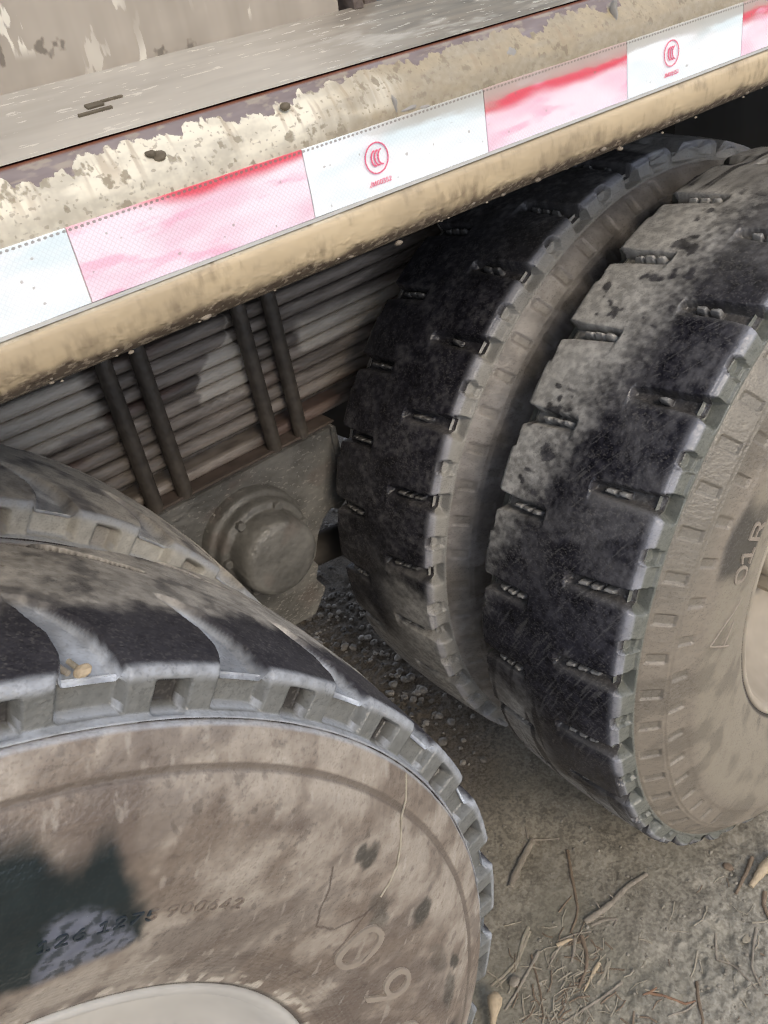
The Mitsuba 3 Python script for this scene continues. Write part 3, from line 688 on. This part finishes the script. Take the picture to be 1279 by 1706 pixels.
# mud clods stuck on the rail and in the chipped edge
def clod(c, s, seed, sub=2):
    m = trimesh.creation.icosphere(sub); v = m.vertices
    v = v * (0.65 + 0.8 * meshkit.fbm(v * 1.7 + seed * 7.3, 3, seed)[:, None])
    m.vertices = v * np.asarray(s) + np.asarray(c)
    return m
mat('grey_mud', proc(lambda p, n, uv: mix((0.20, 0.19, 0.17), (0.36, 0.34, 0.31), fbm(*P3(p, 120), 3))), 0.85, (grit, 0.0008))
mat('rail_mud', proc(lambda p, n, uv: mix((0.09, 0.07, 0.05), (0.32, 0.27, 0.21), noise(p.x * 160, p.y * 160, p.z * 160))), 0.6)
mat('dark_mud', proc(lambda p, n, uv: mix((0.06, 0.05, 0.035), (0.16, 0.13, 0.09), fbm(*P3(p, 120), 3))), 0.85, (grit, 0.0008))
for i, (x, z, sx, sz, m) in enumerate([(0.4165, 1.2765, .0040, .0028, 'dark_mud'), (0.412, 1.279, .0025, .0018, 'dark_mud'), (0.585, 1.2615, .009, .0020, 'grey_mud'), (0.598, 1.2595, .007, .0016, 'grey_mud'), (0.682, 1.272, .006, .0045, 'grey_mud'), (0.575, 1.266, .0018, .005, 'grey_mud'), (0.79, 1.279, .0025, .008, 'grey_mud'), (0.50, 1.2820, .003, .0022, 'dark_mud')]):
    obj('mud_clod', clod((x, 0.0025 if z < 1.27 else 0.006, z), (sx, 0.003, sz), i + 3), m, RAIL, smooth=True)
# crumbs along the dirty underside
cr = [clod((RNG.uniform(0.05, 1.3), 0.004 + RNG.uniform(-.004, 0.012), 1.1855 + RNG.uniform(-.003, .006)), (0.0007 + 0.0017 * RNG.random() ** 2) * np.array([1.4, 1, 0.8]), i, 1) for i in range(170)]
key = obj('mud_crumbs', cat(cr), 'rail_mud', RAIL, smooth=True); tag(key, None, kind='stuff')

# ledge, body panel
key = obj('ledge', sweep_x([(0.0165, 1.2915), (0.035, 1.2985), (0.060, 1.3075), (0.083, 1.3155), (0.09, 1.313), (0.09, 1.2915)], XR, True, 0.0012, 5), 'mud_ledge', TR, smooth=30)
tag(key, 'mud covered sloping ledge above the rail')
key = obj('ledge_bracket', cat([box(-0.012, 0.008, -0.0010, 0.0008, -0.0012, 0.0009, 0.0003), box(-0.004, 0.006, 0.0045, 0.009, -0.001, 0.0007, 0.0003), box(0.006, 0.019, 0.008, 0.0095, -0.001, 0.0006, 0.0003)]).apply_transform(trimesh.transformations.rotation_matrix(0.36, [1, 0, 0])).apply_translation((0.405, 0.040, 1.3010)), 'dark_mud', TR)
PAN = TR + '__body_panel'
xs = np.concatenate([np.linspace(-2.5, 0.1, 20), np.arange(0.1, 0.61, 0.006)])
pp = [(0.0835, 1.3135)] + [(0.0825 + 0.0, z) for z in np.linspace(1.32, 1.36, 6)] + [(0.0825, z) for z in np.linspace(1.37, 2.1, 12)] + [(0.12, 2.1), (0.12, 1.3135)]
scene[PAN] = mikit.ply(sweep_x(pp, xs, True, 0.003, 8), 'mud_panel', smooth=30)
tag(PAN, 'mud splashed body side panel')
obj('corner_post', cat([box(0.614, 0.622, 0.078, 0.12, 1.3135, 2.1, 0.001), box(0.628, 0.640, 0.086, 0.12, 1.3135, 2.1, 0.001)]), 'rust_plate', PAN)
key = obj('pale_panel', box(0.642, 2.4, 0.105, 0.14, 1.315, 2.1, 0.002), 'pale_paint', PAN); tag(key, 'pale blue grey panel beyond the post')

# ---- spring pack --------------------------------------------------------
SP = TR + '__leaf_spring'
zz = 0.738
XL = np.linspace(-0.02, 1.30, 60)
for i in range(10):
    t = 0.0195
    if i == 1:   # slack gap holding a thin dark liner
        xs_ = XL; z0 = zz + 0.004
        p = [(0.640, z0), (0.642, z0 + 0.010), (0.700, z0 + 0.010), (0.702, z0)]
        adv = 0.017
    else:
        r = 0.0085; p = [(0.706, zz), (0.706, zz + t)]
        p += [(0.617 + r - r * math.sin(a), zz + t - r + r * math.cos(a)) for a in np.linspace(0, math.pi / 2, 4)]
        p += [(0.617 + r - r * math.cos(a), zz + r - r * math.sin(a)) for a in np.linspace(0, math.pi / 2, 4)]
        xs_ = np.linspace(-0.02 + 0.02 * i, 1.30 - 0.02 * i, 60); adv = t + 0.0022
    m = sweep_x(p, xs_, True, 0.0008, 20 + i)
    v = m.vertices.copy(); v[:, 2] += 0.03 * (v[:, 0] - 0.64) ** 2; v[:, 1] += 0.004 * (meshkit.noise(np.array([[i * 3.7, 0.5, 0.5]]))[0] - 0.5); m.vertices = v
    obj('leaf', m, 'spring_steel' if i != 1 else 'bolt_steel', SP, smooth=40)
    zz += adv
# U-bolts: front rod, round over the top of the pack, rear rod
for x in (0.5265, 0.5735, 0.7285, 0.778):
    pts = [(x, 0.602, 0.725), (x, 0.602, 0.80), (x, 0.602, 0.88), (x, 0.602, 0.955)]
    pts += [(x, 0.662 - 0.060 * math.cos(a), 0.957 + 0.035 * math.sin(a)) for a in np.linspace(0.15, math.pi - 0.15, 9)]
    pts += [(x, 0.722, 0.955), (x, 0.722, 0.72)]
    m = tube(pts, 0.0115, 14)
    v = m.vertices.copy(); v[:, :2] += (0.0012 * (meshkit.fbm(v * 60, 3, 4) - 0.5))[:, None]; m.vertices = v
    obj('u_bolt', m, 'bolt_steel', TR, smooth=40)

# saddle and trunnion hub
HX, HZ = 0.645, 0.625
SAD = TR + '__spring_saddle'
poly = Polygon([(0.492, 0.733), (0.822, 0.733), (0.822, 0.60), (0.806, 0.588), (0.79, 0.598), (0.772, 0.588), (0.755, 0.565), (0.742, 0.53), (0.70, 0.49), (0.60, 0.49), (0.55, 0.52), (0.52, 0.58), (0.492, 0.66)]).buffer(-0.004).buffer(0.004)
scene[SAD] = mikit.ply(cat([plate_xz(poly, 0.586, 0.72), box(0.8185, 0.829, 0.580, 0.72, 0.602, 0.7345, 0.003)]), 'mud_iron', smooth=30)
tag(SAD, 'mud caked spring saddle')
obj('seat_plate', box(0.487, 0.835, 0.593, 0.722, 0.7335, 0.7375, 0.001), 'rust_plate', SAD)
nx, nz = 0.604, 0.676
hexa = Polygon([(nx + 0.021 * math.cos(a), nz + 0.021 * math.sin(a)) for a in np.radians([20, 110, 200, 290])])
obj('washer', plate_xz(hexa.difference(Point(nx, nz).buffer(0.0095)), 0.579, 0.5865), 'grey_mud', SAD)
obj('bolt', lathe_y([(0.5865, 0.0), (0.5865, 0.009), (0.582, 0.009), (0.5815, 0.0)][::-1], 16, nx, nz), 'dark_steel', SAD)
HUB = TR + '__trunnion_hub'
pr = resample([(0.587, 0.090), (0.566, 0.089), (0.563, 0.086), (0.562, 0.080), (0.545, 0.080), (0.541, 0.077), (0.540, 0.0700), (0.538, 0.0675), (0.510, 0.0655), (0.5005, 0.0615), (0.4970, 0.0545), (0.4960, 0.0500), (0.4962, 0.0)], [0.004] * 12, 2)
v, f = lathe_y(pr, 72, HX, HZ)
v = v * [0.94, 1, 0.94] + [HX * 0.06, 0, HZ * 0.06] + (0.0030 * (meshkit.fbm(v * 60, 4, 5) - 0.5))[:, None] * np.array([1, -1, 1])
scene[HUB] = mikit.ply((v, f), 'mud_iron', smooth=45)
tag(HUB, 'round muddy trunnion hub cap')
for a in np.radians([62, 118, 10, 170, 235, 300]):
    c = (HX + 0.0675 * math.cos(a), HZ + 0.0675 * math.sin(a))
    v, f = lathe_y([(0.541, 0.0075), (0.534, 0.0075), (0.5325, 0.006), (0.5325, 0.0)], 6, *c)
    obj('bolt', (v, f), 'mud_iron', HUB)
br = Polygon([(0.64, 0.53), (0.73, 0.53), (0.745, 0.50), (0.735, 0.475), (0.748, 0.45), (0.72, 0.415), (0.66, 0.42), (0.63, 0.47)]).buffer(0.004)
obj('lower_bracket', plate_xz(br, 0.60, 0.615), 'mud_iron', TR); obj('lower_bracket', plate_xz(br, 0.69, 0.705), 'mud_iron', TR)
obj('torque_rod', tube([(0.66, 0.655, 0.505), (0.9, 0.655, 0.47), (L - 0.02, 0.655, 0.42)], 0.028, 16), 'dark_steel', TR, smooth=40)

# ------------------------------------------------------------------ ground
GZ = 0.012
def ground_h(x, y):
    p = np.stack([x, y, np.zeros_like(x)], -1)
    calm = 0.35 + 0.65 * np.clip(ss(0.05, -0.08, y) + ss(0.42, 0.60, y), 0, 1)
    near = np.exp(-(np.maximum(np.abs(x - 0.8) - 0.8, 0) ** 2 + np.maximum(np.abs(y - 0.4) - 1.2, 0) ** 2) / 1.0)
    h = 0.020 * (N(p, 3.1, 3, 71) - 0.5) + 0.008 * (N(p, 13, 3, 72) - 0.5) + near * calm * (0.0060 * (N(p, 55, 3, 73) - 0.5) + 0.0032 * (N(p, 170, 2, 74) - 0.5))
    # crumbly, clodded soil towards the viewer, smooth packed mud between the wheels
    rough = ss(0.06, -0.06, y + 0.08 * (N(p, 6, 2, 75) - 0.5)) + ss(0.40, 0.60, y)
    lump = np.abs(N(p, 42, 3, 76) - 0.5) * 2
    h = h + near * np.clip(rough, 0, 1) * (0.008 * (0.35 - lump) + 0.004 * (N(p, 110, 2, 77) - 0.5))
    # slight berm pushed up beside the rear tyre, and the dip it stands in
    dx, dy = x - L, y - 0.10
    h = h + 0.010 * np.exp(-((np.abs(dx) - 0.13) / 0.05) ** 2) * np.exp(-(np.maximum(np.abs(y - 0.27) - 0.30, 0) / 0.05) ** 2)
    h = h + 0.010 * np.exp(-((y + 0.045) / 0.035) ** 2) * np.exp(-(dx / 0.14) ** 2)
    return GZ + h
def graded(lo, hi, h, far):
    a = np.arange(lo, hi, h); e = [h]
    while sum(e) < far: e.append(e[-1] * 1.16)
    c = np.cumsum(e)
    return np.concatenate([lo - c[::-1], a, a[-1] + c])
gx, gy = graded(0.46, 1.34, 0.0032, 300.0), graded(-0.30, 1.05, 0.0032, 300.0)
X, Yg = np.meshgrid(gx, gy, indexing='ij')
Z = ground_h(X, Yg)
idx = np.arange(X.size).reshape(X.shape)
f = np.stack([idx[:-1, :-1], idx[1:, :-1], idx[1:, 1:], idx[:-1, 1:]], -1).reshape(-1, 4)
def c_ground(p, n, uv):
    a = fbm(p.x * 4, p.y * 4, 0.5, 4); b = fbm(p.x * 38, p.y * 38, 1.5, 4); c = fbm(p.x * 260, p.y * 260, p.z * 260, 3)
    col = mix((0.14, 0.124, 0.096), (0.36, 0.328, 0.265), smoothstep(0.25, 0.75, b) * 0.5 + smoothstep(0.3, 0.7, c) * 0.5)
    col = mix(col, (0.20, 0.188, 0.14), smoothstep(0.45, 0.62, a) * 0.4)
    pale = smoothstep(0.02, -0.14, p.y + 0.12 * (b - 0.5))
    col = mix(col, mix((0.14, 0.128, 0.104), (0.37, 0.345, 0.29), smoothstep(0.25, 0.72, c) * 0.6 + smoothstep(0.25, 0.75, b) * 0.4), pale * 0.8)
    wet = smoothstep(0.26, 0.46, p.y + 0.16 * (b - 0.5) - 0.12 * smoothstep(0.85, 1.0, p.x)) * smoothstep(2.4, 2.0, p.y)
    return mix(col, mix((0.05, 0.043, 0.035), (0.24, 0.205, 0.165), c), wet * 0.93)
def r_ground(p, n, uv):
    b = fbm(p.x * 38, p.y * 38, 1.5, 3)
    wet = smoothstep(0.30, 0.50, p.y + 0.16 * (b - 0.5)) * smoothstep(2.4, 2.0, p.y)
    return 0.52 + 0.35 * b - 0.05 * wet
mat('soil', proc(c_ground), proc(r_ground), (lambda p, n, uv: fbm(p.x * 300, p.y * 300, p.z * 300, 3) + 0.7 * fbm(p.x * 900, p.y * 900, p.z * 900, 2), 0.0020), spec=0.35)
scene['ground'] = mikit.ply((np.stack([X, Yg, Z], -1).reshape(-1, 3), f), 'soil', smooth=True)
tag('ground', 'packed muddy soil, darker and wet under the truck', kind='structure')

def gz(x, y): return float(ground_h(np.array([x]), np.array([y]))[0])

# wet gravel under the truck
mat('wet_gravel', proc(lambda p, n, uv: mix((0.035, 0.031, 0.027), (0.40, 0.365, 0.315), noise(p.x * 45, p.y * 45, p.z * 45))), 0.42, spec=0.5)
base = [trimesh.creation.icosphere(1) for _ in range(8)]
for i, m in enumerate(base): m.vertices = m.vertices * (0.6 + 0.8 * meshkit.noise(m.vertices * 1.3 + i * 5.1, i)[:, None])
gr = []
for i in range(3800):
    y = RNG.uniform(0.42, 1.9) if i % 3 else RNG.uniform(0.45, 1.1); x = RNG.uniform(0.62, 1.7)
    if RNG.random() > ss(0.36, 0.72, np.array(y)) + 0.06: continue
    s = 0.0024 + 0.0072 * RNG.random() ** 2.4
    m = base[i % 8]; a = RNG.uniform(0, 6.28); c, sn = math.cos(a), math.sin(a)
    v = m.vertices * [1, 1, 0.75] @ np.array([[c, sn, 0], [-sn, c, 0], [0, 0, 1]]) * s + [x, y, 0]
    gr.append((v, m.faces, x, y, s))
hz = ground_h(np.array([g[2] for g in gr]), np.array([g[3] for g in gr]))
off = 0; VV, FF = [], []
for g, h in zip(gr, hz):
    VV.append(g[0] + [0, 0, h + g[4] * 0.35]); FF.append(g[1] + off); off += len(g[0])
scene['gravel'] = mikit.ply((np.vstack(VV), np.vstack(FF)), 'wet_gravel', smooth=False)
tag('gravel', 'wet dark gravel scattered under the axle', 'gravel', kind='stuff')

# crumbs of dry soil on the lit ground
gr = []
for i in range(1500):
    x, y = RNG.uniform(0.5, 1.25), RNG.uniform(-0.25, 0.32)
    if RNG.random() > 0.25 + 0.75 * ss(0.10, -0.08, np.array(y)): continue
    s = 0.0008 + 0.0022 * RNG.random() ** 3
    m = base[i % 8]; gr.append((m.vertices * [1, 1, 0.7] * s + [x, y, 0], m.faces, x, y, s))
hz = ground_h(np.array([g[2] for g in gr]), np.array([g[3] for g in gr])); off = 0; VV, FF = [], []
for g, h in zip(gr, hz):
    VV.append(g[0] + [0, 0, h + g[4] * 0.3]); FF.append(g[1] + off); off += len(g[0])
mat('soil_crumb', proc(lambda p, n, uv: mix((0.13, 0.115, 0.09), (0.33, 0.30, 0.25), noise(p.x * 120, p.y * 120, p.z * 120))), 0.9)
scene['soil_crumbs'] = mikit.ply((np.vstack(VV), np.vstack(FF)), 'soil_crumb', smooth=True)
tag('soil_crumbs', 'dry crumbs of soil over the pale ground', 'soil', kind='stuff')

# ------------------------------------------------------------------ twigs, sticks, bits
def woodmat(name, a, b, rough=0.8):
    return mat(name, proc(lambda p, n, uv: mix(a, b, fbm(*P3(p, 140), 3))), rough, (lambda p, n, uv: fbm(*P3(p, 500), 3), 0.001))
woodmat('wood_grey', (0.15, 0.128, 0.10), (0.32, 0.28, 0.225))
woodmat('wood_brown', (0.11, 0.08, 0.055), (0.24, 0.18, 0.125))
woodmat('wood_pale', (0.32, 0.25, 0.165), (0.50, 0.40, 0.27))
woodmat('wood_red', (0.16, 0.09, 0.055), (0.28, 0.17, 0.105))
woodmat('straw', (0.22, 0.19, 0.14), (0.40, 0.355, 0.275))
def path(pts, seed, n=14, wob=0.0025, lift=0.0):
    """a ground-following line through (x, y) points."""
    p = np.array(pts, float); s = np.concatenate([[0], np.cumsum(np.linalg.norm(np.diff(p, axis=0), axis=1))])
    t = np.linspace(0, s[-1], n); q = np.column_stack([np.interp(t, s, p[:, 0]), np.interp(t, s, p[:, 1])])
    q += wob * (np.stack([meshkit.noise(np.column_stack([t * 30 + seed, t * 0 + 3.3, t * 0]), seed), meshkit.noise(np.column_stack([t * 30 + seed, t * 0 + 7.1, t * 0]), seed + 1)], -1) - 0.5)
    z = ground_h(q[:, 0], q[:, 1]); z = np.maximum(z, np.convolve(np.pad(z, 2, 'edge'), np.ones(5) / 5, 'valid'))
    return np.column_stack([q, z + lift])
def twig(name, pts, r, m, label, cat_, seed, side=(), taper=0.6, n=14, lift=None, flat=1.0):
    P = path(pts, seed, n, lift=r * 0.05 if lift is None else lift)
    rad = r * np.linspace(1, taper, len(P)) * (0.85 + 0.3 * meshkit.noise(np.column_stack([np.arange(len(P)) * 0.7 + seed, np.zeros(len(P)), np.zeros(len(P))]), seed))
    ms = [tube(P, rad, 9, flat=flat)]
    for (k, dx, dy, dz, rr) in side:
        ms.append(tube([P[k], P[k] + [dx * 0.5, dy * 0.5, dz * 0.6], P[k] + [dx, dy, dz]], [rr, rr * 0.8, rr * 0.5], 6))
    return tag(obj(name, cat(ms), m, smooth=50), label, cat_)
twig('stick', [(0.841, 0.250), (0.800, 0.236), (0.749, 0.213)], 0.0062, 'wood_grey', 'straight grey stick, the thickest one, lying between the two wheels', 'stick', 1, taper=1.0)
twig('twig', [(0.850, 0.272), (0.838, 0.258), (0.842, 0.236)], 0.0030, 'wood_grey', 'short pale splinter lying across the far end of the thick straight stick', 'twig', 2)
twig('twig', [(0.842, 0.250), (0.874, 0.217)], 0.0020, 'wood_grey', 'thin grey splinter pointing right from the far end of the thick straight stick', 'twig', 3)
twig('twig', [(0.866, 0.191), (0.835, 0.158), (0.798, 0.111), (0.780, 0.100), (0.758, 0.092)], 0.0030, 'wood_brown', 'long thin dark twig bent in the middle, left of the knobbly branch', 'twig', 4)
twig('branch', [(0.786, 0.088), (0.812, 0.082), (0.842, 0.077), (0.880, 0.078), (0.921, 0.071)], 0.0052, 'wood_grey', 'curved knobbly grey branch with stubs, lying below the rear tyre', 'branch', 5, side=((4, .003, .012, .008, .0016), (8, -.004, .010, .007, .0014), (13, .006, -.004, .006, .002), (2, .012, -.012, .002, .002)), taper=0.75, n=18)
twig('twig', [(0.790, 0.078), (0.812, 0.068), (0.826, 0.055), (0.812, 0.052)], 0.0028, 'wood_grey', 'short bent scrap of bark just below the near end of the knobbly branch', 'bark', 6, flat=0.5)
twig('twig', [(0.733, 0.098), (0.760, 0.085), (0.782, 0.070)], 0.0020, 'wood_grey', 'thin pale twig lying level over the top of the twig heap', 'twig', 7)
twig('twig', [(0.720, 0.145), (0.700, 0.138), (0.668, 0.118), (0.640, 0.117), (0.610, 0.120)], 0.0034, 'straw', 'long curved bundle of flattened straw beside the front tyre', 'straw', 8, flat=0.5)
twig('twig', [(0.716, 0.140), (0.690, 0.128), (0.655, 0.112), (0.615, 0.112)], 0.0026, 'straw', 'second pale straw running close beside the long curved bundle', 'straw', 9, flat=0.5)
twig('twig', [(0.701, 0.106), (0.668, 0.095), (0.630, 0.085), (0.600, 0.080)], 0.0030, 'wood_grey', 'straight pale twig running down between the straw bundle and the heap', 'twig', 10)
twig('twig', [(0.745, 0.092), (0.715, 0.085), (0.690, 0.078)], 0.0022, 'wood_grey', 'thin grey twig slanting down on the left side of the heap', 'twig', 11)
twig('twig', [(0.728, 0.092), (0.748, 0.086), (0.757, 0.078)], 0.0040, 'wood_pale', 'short yellow peeled piece of twig on top of the heap', 'twig', 12, taper=0.3)
twig('twig', [(0.757, 0.080), (0.735, 0.066), (0.722, 0.060)], 0.0030, 'wood_grey', 'blunt grey twig pointing down from the yellow peeled piece', 'twig', 13)
twig('twig', [(0.766, 0.076), (0.748, 0.052), (0.728, 0.036), (0.700, 0.026)], 0.0034, 'wood_brown', 'dark crooked twig right of the heap, running down to a clump', 'twig', 14)
twig('twig', [(0.752, 0.030), (0.730, 0.026), (0.702, 0.018)], 0.0034, 'wood_pale', 'stubby orange stem standing out of the clump of chaff', 'stem', 15, taper=0.35)
twig('twig', [(0.762, 0.020), (0.745, 0.014), (0.722, 0.010)], 0.0036, 'straw', 'flat pale husk right of the stubby orange stem', 'husk', 16, flat=0.4)
twig('twig', [(0.752, -0.012), (0.715, -0.006), (0.672, 0.004), (0.640, 0.010)], 0.0024, 'wood_grey', 'long grey twig slanting through the chaff near the picture\'s lower edge', 'twig', 17)
twig('twig', [(0.690, 0.110), (0.655, 0.058), (0.628, 0.030)], 0.0020, 'wood_brown', 'dark curved twig crossing under the straight pale twig', 'twig', 18)
twig('twig', [(0.696, 0.176), (0.720, 0.160)], 0.0012, 'straw', 'short pale straw lying alone on the mud beside the front tyre', 'straw', 19)
twig('twig', [(0.772, 0.128), (0.808, 0.132)], 0.0016, 'wood_brown', 'short dark straw upright on the mud left of the bent thin twig', 'straw', 20)
twig('twig', [(0.768, -0.048), (0.780, -0.068), (0.793, -0.093), (0.806, -0.100)], 0.0022, 'wood_red', 'reddish forked twig near the lower right', 'twig', 21, side=((0, .012, -.004, .004, .002), (0, -.010, .004, .002, .002)))
twig('twig', [(0.832, -0.085), (0.812, -0.100), (0.792, -0.122), (0.760, -0.140)], 0.0028, 'wood_brown', 'dark curved twig passing under the reddish forked twig', 'twig', 22)
twig('twig', [(0.806, -0.100), (0.790, -0.098), (0.760, -0.086)], 0.0020, 'wood_grey', 'thin grey twig running down left from the reddish forked twig', 'twig', 23)
twig('twig', [(0.912, -0.060), (0.880, -0.085), (0.890, -0.105), (0.880, -0.150)], 0.0020, 'wood_grey', 'long bent root lying low in the pale soil at the right', 'root', 24, lift=0.0002)
twig('twig', [(0.960, -0.098), (0.930, -0.112), (0.902, -0.128), (0.890, -0.150)], 0.0026, 'wood_grey', 'grey root curving out at the right edge of the picture', 'root', 25)
twig('twig', [(0.868, -0.060), (0.846, -0.070), (0.830, -0.074)], 0.0018, 'straw', 'thin pale straw above the dark curved twig', 'straw', 26)
twig('twig', [(0.705, -0.012), (0.735, -0.016)], 0.0016, 'wood_brown', 'tiny dark straw upright in the soil right of the chaff', 'straw', 27)
twig('branch', [(1.085, -0.062), (1.055, -0.052), (1.010, -0.057)], 0.0115, 'wood_pale', 'broken pale branch end with peeled wood at the right edge', 'branch', 28, taper=0.32, lift=0.006)
twig('twig', [(1.060, -0.030), (1.02, -0.040), (0.985, -0.047)], 0.0036, 'wood_brown', 'dark bark strip along the broken pale branch', 'bark', 29, lift=0.004)
twig('twig', [(1.02, -0.075), (1.00, -0.085), (0.985, -0.105)], 0.0040, 'wood_brown', 'dark root below the broken pale branch', 'root', 30)
k = tag(obj('dead_leaf', clod((1.018, -0.012, gz(1.018, -0.012) + 0.003), (0.006, 0.008, 0.0025), 5), 'wood_brown', smooth=True), 'small dark brown dead leaf left of the broken pale branch', 'leaf')
k = tag(obj('leaf_scrap', clod((0.937, -0.098, gz(0.937, -0.098) + 0.002), (0.009, 0.005, 0.0010), 6), 'straw', smooth=True), 'small pale scrap of leaf on the soil at the right', 'leaf')
# knobbed pale stem against the front tyre
P = np.array([(0.556, 0.062, 0.020), (0.566, 0.070, 0.026), (0.578, 0.078, 0.032), (0.588, 0.086, 0.036), (0.595, 0.092, 0.038), (0.600, 0.096, 0.038)])
P[:, 2] += 0.004
tag(obj('knobbed_stem', tube(P, [0.0035, 0.0040, 0.0055, 0.0105, 0.0110, 0.005], 14), 'wood_pale', smooth=50), 'pale orange stem with a round knob against the front tyre', 'stem')
tag(obj('wood_knot', clod((0.640, 0.098, gz(0.64, 0.098) + 0.005), (0.009, 0.007, 0.005), 9), 'wood_grey', smooth=True), 'small rounded grey knot of wood beside the knobbed stem', 'wood')
# chaff: countless small straws and chips
ch = []
for i in range(230):
    u = RNG.random()
    x = RNG.normal(0.70, 0.07) if u < 0.7 else RNG.uniform(0.55, 1.0); y = RNG.normal(0.045, 0.045) if u < 0.7 else RNG.uniform(-0.22, 0.05)
    if x > 0.78 and u < 0.7: continue
    a = RNG.normal(0.4, 0.9); l = RNG.uniform(0.006, 0.038); r = RNG.uniform(0.0005, 0.0014)
    p0, p1 = np.array([x - l / 2 * math.cos(a), y - l / 2 * math.sin(a)]), np.array([x + l / 2 * math.cos(a), y + l / 2 * math.sin(a)])
    ch.append((p0, p1, r, RNG.uniform(0, 0.004), RNG.uniform(0, 0.004)))
h0 = ground_h(np.array([c[0][0] for c in ch]), np.array([c[0][1] for c in ch])); h1 = ground_h(np.array([c[1][0] for c in ch]), np.array([c[1][1] for c in ch]))
def chm(sel): return cat([tube([(*ch[i][0], h0[i] + ch[i][3] * 0.6), (*((ch[i][0] + ch[i][1]) / 2 + 0.12 * (ch[i][1] - ch[i][0])[::-1] * [1, -1] * math.sin(i * 2.4)), (h0[i] + h1[i]) / 2 + 0.0012), (*ch[i][1], h1[i] + ch[i][4] * 0.6)], ch[i][2], 5, flat=0.6) for i in sel])
scene['chaff'] = mikit.ply(chm([i for i in range(len(ch)) if i % 3]), 'straw')
tag('chaff', 'pale chaff of broken straw over the near soil', 'straw', kind='stuff')
scene['bark_chaff'] = mikit.ply(chm([i for i in range(len(ch)) if i % 3 == 0]), 'wood_brown')
tag('bark_chaff', 'dark bits of bark mixed into the straw', 'bark', kind='stuff')

# bits lying in the front tyre's tread groove, and a dry stalk stuck to its sidewall
def on_tread(th, y, r=0.556): a = math.radians(th); return np.array([r * math.cos(a), y, ZA + r * math.sin(a)])
tag(obj('bark_chip', tube([on_tread(63.4, .047), on_tread(62.6, .036), on_tread(62.0, .028)], [0.0022, 0.0026, 0.0014], 8), 'straw', smooth=50), 'pale bark chip in the front tyre\'s groove, leftmost of the bits there', 'bark')
tag(obj('bark_chip', tube([on_tread(62.3, .024), on_tread(61.9, .012)], [0.0026, 0.0022], 8), 'wood_grey', smooth=50), 'grey bark chip touching the orange husk in the front tyre\'s groove', 'bark')
tag(obj('bark_chip', tube([on_tread(61.3, .027), on_tread(61.1, .018)], [0.0020, 0.0022], 8), 'straw', smooth=50), 'small pale chip above the orange husk in the front tyre\'s groove', 'bark')
c = on_tread(61.0, .011, .557)
tag(obj('husk', clod(c, (0.0058, 0.0045, 0.0035), 12), 'wood_pale', smooth=True), 'orange husk lying in the front tyre\'s groove', 'husk')
def on_wall(th, r, up=0.0012):
    a = math.radians(th); return (r * math.cos(a), float(np.interp(r, SA[:, 1], SA[:, 0])) - up, ZA + r * math.sin(a))
wl = [(26.2, .5235), (24.9, .506), (24.55, .4915), (23.0, .474), (21.7, .4584), (21.2, .443), (20.9, .4293)]
S2 = np.array(halfA[3:17]); S2 = S2[np.argsort(S2[:, 1])]
tag(obj('dry_stalk', tube([(r * math.cos(math.radians(a)), float(np.interp(r, S2[:, 1], S2[:, 0])) - 0.0010, ZA + r * math.sin(math.radians(a))) for a, r in wl], 0.0009, 6), 'straw'), 'thin pale stalk stuck to the front tyre\'s sidewall', 'stalk')
